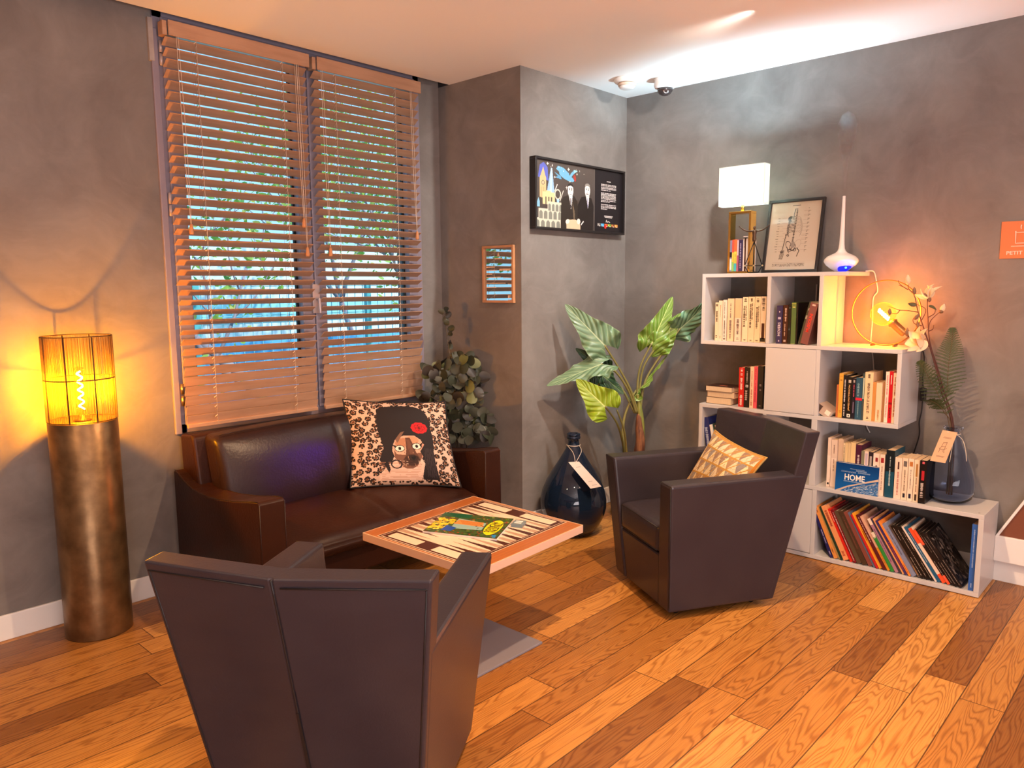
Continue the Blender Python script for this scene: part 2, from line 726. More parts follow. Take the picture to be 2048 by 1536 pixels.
def lettering(parent, s, origin, xd, yd, length, height, material, local=False, name='lettering'):
    """flat lettering centred on origin; fitted to length x height"""
    vs, fs = text_geo(s)
    x0, x1 = min(p[0] for p in vs), max(p[0] for p in vs)
    y0, y1 = min(p[1] for p in vs), max(p[1] for p in vs)
    kx = length / max(1e-6, x1 - x0)
    ky = height / max(1e-6, y1 - y0)
    xd, yd, o = Vector(xd).normalized(), Vector(yd).normalized(), Vector(origin)
    P = [o + xd * ((p[0] - (x0 + x1) / 2) * kx) + yd * ((p[1] - (y0 + y1) / 2) * ky) for p in vs]
    mb = MB().add(P, fs)
    return mb.build(name, material, parent, local=local)


def col_mat(c, rough=0.5):
    key = 'paint_%s_%.2f' % (c if isinstance(c, str) else '_'.join('%.3f' % q for q in c), rough)
    return mat(key, c, rough)


def smooth_path(pts, k=6):
    """Catmull-Rom through pts"""
    P = [Vector(p) for p in pts]
    out = []
    for i in range(len(P) - 1):
        a, b, c, d = P[max(i - 1, 0)], P[i], P[i + 1], P[min(i + 2, len(P) - 1)]
        for j in range(k):
            t = j / k
            out.append(0.5 * ((2 * b) + (c - a) * t + (2 * a - 5 * b + 4 * c - d) * t * t + (3 * b - a - 3 * c + d) * t ** 3))
    out.append(P[-1])
    return out

# ================================================================== the room
H = 2.747
PLASTER = plaster_mat('taupe_plaster', (0.150, 0.131, 0.120), (0.245, 0.224, 0.210), (0.29, 0.27, 0.255))
WHITE = mat('white_paint', (0.80, 0.78, 0.76), 0.5)
CEIL = mat('ceiling_paint', (0.93, 0.93, 0.92), 0.7)
DARKSLOT = mat('dark_recess', (0.03, 0.028, 0.03), 0.8)
struct('floor', MB().box(-7, 0.15, -6.7, 0.95, -0.12, 0), plank_mat('oak_planks'))
struct('ceiling', MB().box(-7, 0.15, -6.7, 0.600, H, H + 0.1), CEIL)
mb = MB()
mb.box(-7, -1.061, 0.600, 0.95, H + 0.16, H + 0.26)
mb.box(-7, -1.061, 0.580, 0.600, H + 0.1, H + 0.26)
mb.box(-1.061, -0.9, 0.580, 0.95, H + 0.0005, H + 0.26)
struct('trim_1', mb, DARKSLOT)
mb = MB()      # wall with the window opening
X0, X1, Z0, Z1 = -2.825, -1.225, 0.785, 2.80
mb.box(-7, X0, 0.703, 0.95, 0, H + 0.16)
mb.box(X1, -1.061, 0.703, 0.95, 0, H + 0.16)
mb.box(X0, X1, 0.703, 0.95, 0, Z0)
mb.box(X0, X1, 0.703, 0.95, Z1, H + 0.16)
struct('wall_window', mb, PLASTER)
struct('wall_column', MB().box(-1.061, 0.15, 0, 0.95, 0, H), PLASTER)
struct('wall_right', MB().box(0, 0.15, -6.7, 0, 0, H), PLASTER)
struct('wall_left', MB().box(-7.15, -7, -6.7, 0.95, 0, H), PLASTER)
struct('wall_back', MB().box(-7.15, 0.15, -6.85, -6.7, 0, H), mat('back_wall_paint', (0.55, 0.5, 0.46), 0.7))
mb = MB()
mb.box(-7, -1.061, 0.688, 0.703, 0, 0.112)
struct('baseboard_left', mb, WHITE, bevel=0.004)
mb = MB()
mb.box(-1.076, -1.061, 0.0, 0.688, 0, 0.112)
mb.box(-1.076, 0, -0.015, 0.0, 0, 0.112)
struct('baseboard_column', mb, WHITE, bevel=0.004)
struct('baseboard_right', MB().box(-0.015, 0, -6.7, -0.015, 0, 0.112), WHITE, bevel=0.004)
struct('trim_2', MB().box(-2.848, -2.826, 0.684, 0.703, 2.55, 2.74), mat('peeling_plaster', (0.30, 0.25, 0.23), 0.8, var=(0.5, 0.45, 0.42)))

# ---- stair skirting low on the right wall
t = thing('stair_skirting', 'white and brown stair skirting on the wall right of the bookshelf', 'stair trim', (-0.02, -2.5, 0.0))
BROWN = mat('russet_panel', (0.19, 0.062, 0.032), 0.5)
ZZ = (0.033, 0, 0)
MB().prism([(-0.035, -2.303, 0.241), (-0.035, -2.80, 0.238), (-0.035, -2.80, 1.19), (-0.035, -2.407, 0.44)], ZZ).build('panel', BROWN, t)
mb = MB()
mb.prism([(-0.045, -2.289, 0.241), (-0.045, -2.303, 0.241), (-0.045, -2.80, 1.19), (-0.045, -2.80, 1.22)], (0.044, 0, 0))
mb.box(-0.05, -0.001, -2.80, -2.289, 0.113, 0.243)
mb.build('white_edge', WHITE, t, bevel=0.003)

# ------------------------------------------------------------------ window
FRAME = mat('window_frame_paint', (0.27, 0.235, 0.29), 0.4)
win = struct('window_1', MB().box(X0, X0 + 0.05, 0.70, 0.80, Z0, Z1).box(X1 - 0.05, X1, 0.70, 0.80, Z0, Z1)
             .box(X0, X1, 0.70, 0.80, Z0, Z0 + 0.05).box(X0, X1, 0.70, 0.80, Z1 - 0.05, Z1)
             .box(X0 - 0.012, X0 + 0.02, 0.688, 0.71, Z0, Z1 - 0.1), FRAME, bevel=0.004)
GASKET = mat('black_gasket', (0.01, 0.012, 0.015), 0.6)
PANE = glass_mat('window_glass', (0.93, 0.97, 0.97), 0.05, 0.01)


def bars(mb, x0, x1, z0, z1, y0, y1, b):
    mb.box(x0, x0 + b, y0, y1, z0, z1).box(x1 - b, x1, y0, y1, z0, z1)
    return mb.box(x0 + b, x1 - b, y0, y1, z0, z0 + b).box(x0 + b, x1 - b, y0, y1, z1 - b, z1)


for (a, b_) in ((-2.785, -2.022), (-2.016, -1.262)):
    s_ = bars(MB(), a, b_, Z0 + 0.04, Z1 - 0.04, 0.692, 0.757, 0.075).build('sash', FRAME, win, bevel=0.006)
    bars(MB(), a + 0.073, b_ - 0.073, Z0 + 0.113, Z1 - 0.113, 0.735, 0.752, 0.013).build('gasket', GASKET, s_)
    MB().box(a + 0.07, b_ - 0.07, 0.728, 0.734, Z0 + 0.11, Z1 - 0.11).build('pane', PANE, s_)
BRASS = mat('brass', (0.75, 0.50, 0.16), 0.3, 1.0)
HINGE = mat('hinge_paint', (0.5, 0.42, 0.42), 0.35, 0.3)
for z in (2.59, 1.90, 0.98):
    mb = MB()
    mb.tube([(-2.796, 0.683, z - 0.055), (-2.796, 0.683, z - 0.003)], 0.0085, 10)
    mb.tube([(-2.796, 0.683, z + 0.003), (-2.796, 0.683, z + 0.055)], 0.0085, 10)
    mb.build('hinge', BRASS if z < 1 else HINGE, win)
mb = MB().box(-2.045, -2.0, 0.672, 0.692, 1.36, 1.52)
mb.tube([(-2.022, 0.675, 1.44), (-2.022, 0.645, 1.44), (-2.022, 0.640, 1.36)], 0.008, 8)
mb.build('handle', HINGE, win, bevel=0.003)

# ------------------------------------------------------------------ venetian blinds
SLAT = mat('blind_wood', (0.43, 0.245, 0.148), 0.42, var=(0.51, 0.30, 0.188), vscale=5, stretch=(1, 8, 8))
CORD = mat('cream_cord', (0.75, 0.62, 0.50), 0.7)
HEAD = mat('headrail_metal', (0.62, 0.62, 0.62), 0.4, 0.3)
TASSEL = mat('tassel_wood', (0.62, 0.28, 0.12), 0.4)


def blind(x0, x1, label, ladders, cords, zb):
    t = thing('venetian_blind', label, 'blind', ((x0 + x1) / 2, 0.60, 2.72), group='wooden blinds hanging at the window')
    MB().box(x0 + 0.02, x1 - 0.02, 0.625, 0.675, 2.668, 2.71).build('headrail', HEAD, t)
    mb = MB().box(x0 + 0.012, x1 + 0.012, 0.604, 0.614, 2.656, 2.724)
    mb.box(x0 - 0.012, x0 + 0.01, 0.614, 0.665, 2.656, 2.72)
    mb.build('valance', SLAT, t, bevel=0.003)
    mb = MB()
    z = 2.636
    pitch = 0.0481
    zs = []
    while z > zb + 0.02:
        zs.append(z)
        z -= pitch
    k = len(zs)
    for i, z in enumerate(zs):
        q = k - 1 - i
        tilt = 29.5 + 6 * max(0, z - 1.3) / 1.3 if q > 8 else [72, 71, 70, 69, 66, 60, 52, 43, 36][q]
        a = -R(tilt + rnd.uniform(-1.2, 1.2))          # room edge higher
        mx = Matrix.Translation(((x0 + x1) / 2, 0.64, z)) @ Matrix.Rotation(a, 4, 'X')
        hw = (x1 - x0) / 2
        mb.box(-hw + rnd.uniform(-.002, .002), hw + rnd.uniform(-.002, .002), -0.0255, 0.0255, -0.0015, 0.0015, 0, mx)
    mb.build('slats', SLAT, t)
    MB().box(x0, x1, 0.632, 0.648, zb - 0.008, zb + 0.012).build('bottom_rail', SLAT, t, bevel=0.003)
    for lx in ladders:
        mb = MB()
        mb.tube([(lx, 0.612, 2.66), (lx, 0.612, zb)], 0.0011, 5)
        mb.tube([(lx, 0.668, 2.66), (lx, 0.668, zb)], 0.0011, 5)
        for z in zs:
            mb.tube([(lx, 0.612, z + 0.004), (lx + 0.01, 0.668, z - 0.022)], 0.0009, 4)
            mb.tube([(lx - 0.012, 0.614, z + 0.008), (lx - 0.002, 0.608, z + 0.018)], 0.0022, 5)
        mb.build('ladder_cord', CORD, t)
    for (xt, xb, zt) in cords:
        c_ = MB()
        for dx in (-0.007, 0.007):
            c_.tube(smooth_path([(xt + dx * 0.6, 0.600, 2.655), ((xt + xb) / 2 + dx, 0.598, (2.655 + zt) / 2), (xb + dx * 0.2, 0.598, zt + 0.02)], 4), 0.0012, 5)
        c_ = c_.build('pull_cord', CORD, t)
        MB().lathe([(0.003, 0.028), (0.0065, 0.024), (0.009, 0.008), (0.0115, -0.014), (0.009, -0.022), (0.0, -0.022)], 12, (xb, 0.598, zt)).build('tassel', TASSEL, c_)
    return t


blind(-2.800, -2.064, 'wooden slatted blind at the left half of the window, orange-lit slat ends', (-2.657, -2.208),
      ((-2.752, -2.740, 1.779), (-2.140, -2.127, 1.843), (-2.128, -2.113, 1.690)), 0.826)
blind(-2.016, -1.298, 'wooden slatted blind at the right half of the window, above the leopard cushion', (-1.889, -1.477),
      ((-1.982, -1.968, 1.694), (-1.371, -1.346, 1.810)), 0.826)

# ------------------------------------------------------------------ outside the window
struct('trim_3', MB().box(-7, 12, 0.95, 16, -0.55, -0.45), mat('outdoor_ground', (0.32, 0.31, 0.30), 0.9, var=(0.15, 0.30, 0.08), vscale=0.8))
t = thing('mesh_fence', 'pale blue wire mesh fence standing outside the window', 'fence', (0, 5.2, -0.45))
FENCE = mat('fence_wire', (0.25, 0.55, 0.62), 0.5)
mb = MB()
for i in range(60):
    x = -3 + i * 0.12
    mb.box(x - 0.004, x + 0.004, 5.2, 5.208, -0.45, 1.55)
for i in range(12):
    mb.box(-3, 4.2, 5.2, 5.208, -0.35 + i * 0.17, -0.342 + i * 0.17)
mb.build('wire_panel', FENCE, t)
for i in range(4):
    MB().box(-3 + i * 2.3, -2.93 + i * 2.3, 5.17, 5.23, -0.45, 1.6).build('fence_post', mat('fence_post_paint', (0.12, 0.45, 0.5), 0.5), t)
t = thing('garden_wall', 'low bright blue wall beyond the wire fence outside', 'wall', (1, 6.2, -0.45))
MB().box(-4, 7, 6.2, 6.4, -0.45, 0.85).build('wall', mat('blue_render', (0.10, 0.42, 0.80), 0.7, var=(0.16, 0.5, 0.85)), t)
t = thing('far_building', 'pale white building seen far outside through the blinds', 'building', (2, 9.5, -0.45))
MB().box(-4, 10, 9.5, 12, -0.45, 2.2).build('wall', mat('white_render', (0.75, 0.85, 0.88), 0.8), t)
MB().box(-4, 10, 9.48, 9.5, 0.9, 1.25).build('window_band', mat('band_glass', (0.35, 0.72, 0.8), 0.3), t)

BARK = mat('bark_outside', (0.22, 0.20, 0.24), 0.8, var=(0.35, 0.32, 0.36))
LEAFO = [mat('leaf_out_%d' % i, c, 0.5, translucent=0.4) for i, c in enumerate(((0.35, 0.55, 0.10), (0.20, 0.42, 0.10), (0.60, 0.60, 0.16)))]


def outdoor_tree(x, y, label, seed, lean):
    g = random.Random(seed)
    t = thing('tree', label, 'tree', (x, y, -0.45), group=None)
    mb = MB()
    tips = []

    def grow(p, d, L, r, n):
        pts, rs = [p], [r]
        for i in range(4):
            d = (d + Vector((g.uniform(-.22, .22), g.uniform(-.15, .15), g.uniform(-.1, .18)))).normalized()
            p = p + d * L / 4
            pts.append(p)
            rs.append(r * (1 - 0.12 * (i + 1)))
        mb.tube(pts, rs, 7)
        tips.append((pts, n))
        if n > 0:
            for k in range(3):
                b_ = pts[g.choice((2, 3, 4))]
                nd = (d + Vector((g.uniform(-1, 1), g.uniform(-.4, .4), g.uniform(-.25, .5)))).normalized()
                grow(b_, nd, L * 0.72, r * 0.5, n - 1)
    grow(Vector((x, y, -0.45)), Vector((lean, 0, 1)).normalized(), 1.9, 0.075, 4)
    mb.build('branches', BARK, t)
    lf = MB()
    for pts, n in tips:
        if n > 2:
            continue
        for p in pts:
            for _ in range(4):
                c = p + Vector((g.gauss(0, .20), g.gauss(0, .12), g.gauss(0, .20)))
                a, b_ = g.uniform(0, PI), g.uniform(-.8, .8)
                mx = Matrix.Translation(c) @ Matrix.Rotation(a, 4, 'Z') @ Matrix.Rotation(b_, 4, 'X') @ Matrix.Rotation(g.uniform(-1, 1), 4, 'Y')
                s_ = g.uniform(.026, .048)
                P = [mx @ Vector(q) for q in ((-s_, 0, 0), (-s_ * .3, 0, s_ * .5), (s_ * .5, 0, s_ * .4), (s_ * 1.2, 0, 0), (s_ * .5, .01, -s_ * .4), (-s_ * .3, .01, -s_ * .5))]
                lf.add(P, [(0, 1, 2, 3, 4, 5)], g.choice((0, 0, 1, 2)))
    o = lf.build('foliage', LEAFO, t)
    o['kind'] = 'stuff'


outdoor_tree(-0.3, 3.4, 'leafy tree leaning left outside the left half of the window', 3, -0.45)
outdoor_tree(1.7, 4.1, 'leafy tree outside the right half of the window', 11, -0.15)
outdoor_tree(3.4, 7.6, 'leafy tree standing beyond the blue garden wall', 31, -0.2)
for k, (x, y, lb) in enumerate(((-1.5, 2.4, 'low green shrub outside below the left half of the window'),
                                (0.6, 3.0, 'low green shrub outside below the right half of the window'))):
    t = thing('shrub', lb, 'shrub', (x, y, -0.45))
    mb, lf = MB(), MB()
    for i in range(60):
        a = rnd.uniform(0, 2 * PI)
        L = rnd.uniform(.5, 1.15)
        s_ = rnd.uniform(.2, .75)
        p0 = Vector((x, y, -.45))
        p1 = p0 + Vector((math.cos(a) * s_, math.sin(a) * s_ * .6, L))
        pm = (p0 + p1) / 2 + Vector((0, 0, .12))
        pth = smooth_path([p0, pm, p1], 4)
        mb.tube(pth, 0.004, 4)
        for p in pth[3:]:
            for _ in range(2):
                d = Vector((rnd.uniform(-1, 1), rnd.uniform(-.5, .5), rnd.uniform(-.3, 1))).normalized() * rnd.uniform(.05, .1)
                sd = d.cross(Vector((rnd.uniform(-1, 1), rnd.uniform(-1, 1), 0.2))).normalized() * .018
                lf.add([p, p + d * .5 + sd, p + d, p + d * .5 - sd], [(0, 1, 2, 3)], rnd.choice((0, 1, 1)))
    mb.build('stems', BARK, t)
    o = lf.build('foliage', LEAFO, t)
    o['kind'] = 'stuff'

# ================================================================== floor lamp
LX, LY, LR = -3.302, 0.512, 0.1345
BRONZE = mat('patinated_bronze', (0.15, 0.085, 0.038), 0.34, 0.75, var=(0.27, 0.16, 0.075), vscale=11, bump=0.15, bscale=16)
WIRE = mat('dark_wire', (0.06, 0.03, 0.015), 0.5, 0.3)
t = thing('floor_lamp', 'tall bronze cylinder floor lamp with a glowing spiral bulb in a thread cage', 'lamp', (LX, LY, 0))
zt, zs = 0.945, 1.305
MB().lathe([(LR, 0), (LR, 0.004), (LR, zt - 0.003), (LR - 0.003, zt), (0.02, zt - 0.004), (0.0, zt - 0.004)], 64, (LX, LY, 0)).build('column', BRONZE, t)
rr = LR - 0.001
sh = None
mb = MB()
for z in (zt + 0.003, (zt + zs) / 2, zs):
    mb.tube([(LX + rr * math.cos(2 * PI * i / 48), LY + rr * math.sin(2 * PI * i / 48), z) for i in range(48)], 0.0024, 6, closed=True)
for i in range(8):
    a = 2 * PI * (i + 0.15) / 8
    mb.tube([(LX + rr * math.cos(a), LY + rr * math.sin(a), zt), (LX + rr * math.cos(a), LY + rr * math.sin(a), zs)], 0.0022, 6)
sh = mb.build('shade_frame', WIRE, t)
mb = MB()
for i in range(230):
    a = 2 * PI * (i + rnd.uniform(-.3, .3)) / 230
    j = rnd.uniform(-.006, .006)
    q = LR + rnd.uniform(-.001, .001)
    mb.tube([(LX + q * math.cos(a), LY + q * math.sin(a), zt + 0.003), (LX + q * math.cos(a + j), LY + q * math.sin(a + j), (zt + zs) / 2),
             (LX + q * math.cos(a + j * .3), LY + q * math.sin(a + j * .3), zs)], 0.0008, 3, cap=False)
mb.build('thread_screen', mat('amber_thread', (0.10, 0.05, 0.014), 0.6), t)['kind'] = 'stuff'
bulb = MB().lathe([(0.013, 0.02), (0.019, 0.035), (0.021, 0.06), (0.021, 0.20), (0.016, 0.225), (0.0, 0.232)], 20, (LX, LY, zt)).build('bulb', bulb_glass('amber_bulb_glass', (.30, .12, .015)), t)
mb = MB()
sp_ = [(LX + 0.010 * math.cos(i * .75), LY + 0.010 * math.sin(i * .75), zt + 0.045 + 0.165 * i / 40) for i in range(41)]
mb.tube(sp_, 0.0035, 6)
mb.build('filament', mat('hot_filament', (1, .7, .3), 0.5, emit=(1.0, 0.62, 0.20), estr=45), bulb)
MB().lathe([(0.035, 0), (0.035, 0.006), (0.016, 0.010), (0.014, 0.024), (0.0, 0.024)], 24, (LX, LY, zt - 0.003)).build('socket', mat('socket_metal', (0.25, 0.15, 0.06), 0.4, 0.8), t)
light('floor_lamp_glow', 'POINT', (LX, LY, zt + 0.13), 110, (1.0, 0.36, 0.0), 0.016)

# ================================================================== sofa
LEATHER = mat('dark_brown_leather', (0.036, 0.011, 0.006), 0.40, var=(0.024, 0.008, 0.005), vscale=4, bump=0.10, bscale=90, spec=0.3)
LEATHER2 = mat('black_brown_leather', (0.020, 0.009, 0.009), 0.34, var=(0.028, 0.013, 0.011), vscale=3, bump=0.10, bscale=90, spec=0.4)
SEAM = mat('leather_seam', (0.025, 0.009, 0.006), 0.4)
t = thing('sofa', 'dark brown leather sofa with sloping arms under the window', 'sofa', (-2.146, 0.25, 0))


def arm_profile(x):
    top = [(-0.165, 0.602), (-0.15, 0.612), (-0.07, 0.600), (0.05, 0.578), (0.126, 0.568), (0.22, 0.556), (0.30, 0.551), (0.40, 0.552), (0.47, 0.558), (0.55, 0.580), (0.61, 0.606), (0.655, 0.620), (0.665, 0.612)]
    return [(x, y, z) for y, z in top] + [(x, 0.665, 0.15), (x, -0.165, 0.15)]


for x0, lb in ((-2.872, 1), (-1.542, 0)):
    a_ = MB().prism(list(reversed(arm_profile(x0))), (0.122, 0, 0)).build('arm', LEATHER, t, bevel=0.012, seg=3)
    mb = MB()
    for xx in (x0 + 0.003, x0 + 0.119):
        mb.tube([(xx, y, z + 0.0005) for (_, y, z) in arm_profile(0)[1:12]], 0.0022, 5)
        mb.tube([(xx, -0.1645, 0.60), (xx, -0.1645, 0.16)], 0.0022, 5)
    mb.build('piping', LEATHER2, a_)
MB().box(-2.75, -1.542, -0.115, 0.60, 0.15, 0.31).build('base', LEATHER, t, bevel=0.012, seg=2)


def seat_f(x, y, z):
    if z > 0:
        k = (1 - (2 * x / 1.28) ** 4) * max(0, 1 - ((y - 0.08) / 0.40) ** 2)
        z += 0.045 * k - 0.035 * max(0, (-y - 0.05) / 0.3) ** 1.3
        z -= 0.010 * math.exp(-((x - 0.02) / 0.012) ** 2)
        z += 0.0012 * math.sin(x * 23 + y * 9) * max(0, (0.1 - y) / 0.4)
    if y < -0.25:
        y -= 0.012 * (1 - (2 * x / 1.28) ** 4)
    return (x, y, z)


sc_ = MB().rbox((-2.146, 0.165, 0.335), (1.200, 0.63, 0.12), 0.045, (64, 26, 6), seat_f).build('seat_cushion', LEATHER, t)
MB().prism([(-2.825, 0.45, 0.30), (-2.825, 0.66, 0.30), (-2.825, 0.675, 0.79), (-2.825, 0.56, 0.80), (-2.825, 0.535, 0.785)], (1.355, 0, 0)).build('back_frame', LEATHER, t, bevel=0.02, seg=3)


def back_f(x, y, z):
    u, v = 2 * x / 1.32, 2 * z / 0.43
    if y < 0:
        y -= 0.05 * (1 - u ** 6) * (1 - abs(v) ** 3)
        for xs in (0.03,):
            y += 0.012 * math.exp(-((x - xs) / 0.010) ** 2)
        y += 0.003 * math.sin(x * 31 + z * 12) * max(0, -v)
    z -= 0.02 * (u ** 2) * (v > 0)
    y += 0.27 * z
    return (x, y, z)


bc = MB().rbox((-2.146, 0.445, 0.600), (1.245, 0.14, 0.43), 0.035, (90, 8, 26), back_f).build('back_cushion', LEATHER2, t)
mb = MB()
mb.tube([(-2.146 - 0.59 + 1.18 * i / 20, 0.443, 0.802 + 0.012 * (1 - (i / 10 - 1) ** 2)) for i in range(21)], 0.0028, 5)
mb.build('piping', SEAM, bc)
for (x, y) in ((-2.82, -0.11), (-1.47, -0.11), (-2.82, 0.61), (-1.47, 0.61)):
    MB().box(x - 0.03, x + 0.03, y - 0.03, y + 0.03, 0.0, 0.155).build('foot', mat('dark_wood_foot', (0.02, 0.012, 0.01), 0.5), t, bevel=0.004)

# ------------------------------------------------------------------ pillows


def pillow(t, corners, thick, canvas, pmat, backmat, pinch=0.035, name='cover', piping=None, sag=0.0):
    bl, br, tr, tl = [np.array(p, float) for p in corners]
    nrm = np.cross(br - bl, tl - bl)
    nrm /= np.linalg.norm(nrm)

    def surf(side):
        def fn(u, v):
            uu, vv = u[:, None], v[:, None]
            cu = (1 - np.abs(2 * u - 1) ** 2.6)
            cv = (1 - np.abs(2 * v - 1) ** 2.6)
            u2 = uu + (0.5 - uu) * 2 * pinch * (cv[:, None])
            v2 = vv + (0.5 - vv) * 2 * pinch * (cu[:, None])
            p = bl * (1 - u2) * (1 - v2) + br * u2 * (1 - v2) + tr * u2 * v2 + tl * (1 - u2) * v2
            hgt = thick / 2 * np.clip(cu * cv, 0, 1) ** 0.62
            hgt = hgt + 0.004 * np.sin(9 * u + 4 * v) * cu * cv
            return p + nrm * (side * hgt)[:, None]
        return fn
    front = canvas.mesh(name, surf(1), pmat, t, smooth=True)
    g = surf(-1)
    mb = MB()
    mb.grid(lambda u, v: tuple(g(np.array([1 - u]), np.array([v]))[0]), 24, 24)
    mb.build('back_cover', backmat, t)
    if piping:
        f = surf(0)
        q = [(i / 24, 0) for i in range(24)] + [(1, i / 24) for i in range(24)] + [(1 - i / 24, 1) for i in range(24)] + [(0, 1 - i / 24) for i in range(24)]
        mb = MB().tube([tuple(f(np.array([a]), np.array([b]))[0]) for a, b in q], 0.005, 7, closed=True)
        mb.build('piping', piping, t)
    return front


# ---- leopard cushion with the cat portrait
cv = Canvas(230, 230, '#cfb09c')
g = random.Random(5)
pts = []
for _ in range(6000):
    p = (g.random(), g.random())
    if all((p[0] - q[0]) ** 2 + (p[1] - q[1]) ** 2 > 0.0033 for q in pts):
        pts.append(p)
for (x, y) in pts:
    a, b_ = g.uniform(.019, .030), g.uniform(.017, .026)
    rt = g.uniform(0, PI)
    for k in range(9):
        an = k * 2 * PI / 9 + g.uniform(-.2, .2)
        if g.random() < .1:
            continue
        dx, dy = a * math.cos(an), b_ * math.sin(an)
        cv.ell(x + dx * math.cos(rt) - dy * math.sin(rt), y + dx * math.sin(rt) + dy * math.cos(rt), g.uniform(.008, .012), g.uniform(.008, .012), '#1d0f0a')
    cv.ell(x, y, a * .55, b_ * .55, '#6b3f22', rt)
BLK = '#1a1216'
cv.poly([(.29, .88), (.34, .915), (.5, .935), (.66, .93), (.74, .89), (.79, .80), (.80, .66), (.81, .5), (.79, .3), (.81, .05), (.66, .05), (.62, .3), (.40, .30), (.36, .18), (.31, .08), (.29, .2), (.26, .27), (.31, .40), (.29, .52), (.27, .62), (.28, .76)], BLK)
for k in range(70):      # hair edge tufts
    an = g.uniform(0, PI)
    cv.ell(.535 + .262 * math.cos(an), .70 + .225 * math.sin(an), .012, .012, BLK)
FUR, FUR2, MUZ = '#cfa58c', '#74503f', '#2c1c18'
cv.poly([(.25, .04), (.27, .12), (.33, .20), (.42, .27), (.66, .30), (.69, .22), (.66, .10), (.64, .04)], '#dcbcaa')
for k in range(12):
    y = .05 + k * .017
    cv.line([(.27 + .01 * math.sin(k), y), (.45, y + .006 * math.sin(k * 2)), (.65, y + .004)], .0016, '#b98568')
cv.poly([(.40, .43), (.43, .50), (.52, .55), (.62, .55), (.68, .50), (.71, .43), (.70, .36), (.66, .27), (.62, .20), (.57, .165), (.51, .165), (.45, .21), (.41, .29), (.39, .37)], FUR)
cv.poly([(.67, .28), (.71, .36), (.715, .44), (.685, .47), (.675, .38)], '#c98f78')
cv.poly([(.41, .38), (.43, .33), (.50, .32), (.55, .33), (.66, .345), (.69, .38), (.665, .28), (.62, .20), (.57, .165), (.51, .165), (.45, .21), (.41, .29)], FUR2)
cv.ell(.50, .465, .075, .05, '#b07c5c', .3)
cv.ell(.60, .495, .06, .045, '#c08e6c', -.2)
cv.poly([(.53, .52), (.575, .52), (.60, .44), (.615, .36), (.645, .29), (.62, .215), (.575, .185), (.515, .195), (.475, .25), (.515, .31), (.525, .38), (.53, .45)], '#5a3a2c')
cv.poly([(.54, .50), (.565, .50), (.59, .40), (.60, .33), (.56, .33), (.545, .40)], '#6a4636')
cv.ell(.572, .262, .075, .062, '#3d261e')
cv.ell(.585, .285, .045, .035, MUZ)
for k in range(26):
    x, y = .43 + .25 * g.random(), .19 + .30 * g.random()
    cv.line([(x, y), (x + .016 * (x - .55) * 6, y - .02)], .0015, g.choice(('#7a4f3a', '#c79a78', '#4a3026')))
cv.poly([(.565, .300), (.615, .305), (.600, .270), (.588, .262), (.575, .270)], '#0e0808')
cv.line([(.588, .262), (.586, .240), (.55, .228)], .0022, '#0e0808')
cv.line([(.586, .240), (.622, .236)], .0022, '#0e0808')
for k in range(4):
    cv.line([(.53, .245 - .01 * k), (.45, .255 - .02 * k)], .0012, '#d9c0a8')
    cv.line([(.63, .25 - .008 * k), (.69, .26 - .018 * k)], .0012, '#d9c0a8')
for (ex, ey) in ((.465, .395), (.632, .420)):
    cv.ell(ex, ey, .050, .039, '#120b0a', .1)
    cv.ell(ex, ey, .043, .032, '#e9e2d2', .1)
    cv.ell(ex, ey, .014, .019, '#0a0808')
cv.poly([(.66, .435), (.705, .485), (.69, .45), (.672, .41)], '#120b0a')
cv.poly([(.425, .40), (.39, .44), (.43, .43)], '#120b0a')
cv.poly([(.36, .30), (.40, .47), (.47, .575), (.56, .60), (.68, .54), (.72, .44), (.75, .60), (.62, .70), (.40, .62), (.33, .40)], BLK)
cv.poly([(.43, .50), (.49, .585), (.53, .60), (.50, .55), (.45, .46)], '#7a5a48')
cv.ell(.42, .215, .055, .050, BLK, 0, .74)
cv.poly([(.33, .30), (.36, .16), (.345, .12), (.31, .20)], BLK)
cv.poly([(.66, .36), (.70, .25), (.69, .05), (.80, .05), (.79, .40), (.72, .46)], BLK)
for k in range(14):
    x = .70 + k * .007
    cv.line([(x, .07 + .01 * (k % 3)), (x + .004, .40)], .0012, '#3a2d30')
for k in range(10):
    an = k * .63
    cv.ell(.685 + .05 * math.cos(an), .645 + .043 * math.sin(an), .034, .028, '#c3131b')
cv.ell(.685, .645, .060, .050, '#c3131b')
for k in range(5):
    an = k * 1.3
    cv.ell(.685 + .026 * math.cos(an), .645 + .022 * math.sin(an), .034 - .003 * k, .024, '#5c070c', an, .82)
cv.ell(.685, .645, .012, .010, '#5c070c')
t = thing('throw_cushion', 'square leopard print cushion with a black-haired cat portrait and red rose', 'cushion', (-1.85, 0.2, 0.43))
CLOTH = print_mat('printed_cloth', 0.75)
BLACKC = mat('black_cloth', (0.012, 0.010, 0.012), 0.8)
pillow(t, ((-2.120, 0.270, 0.445), (-1.610, -0.045, 0.405), (-1.575, 0.115, 0.862), (-2.005, 0.480, 0.888)), 0.14, cv, CLOTH, BLACKC, 0.03, 'printed_cover', BLACKC)

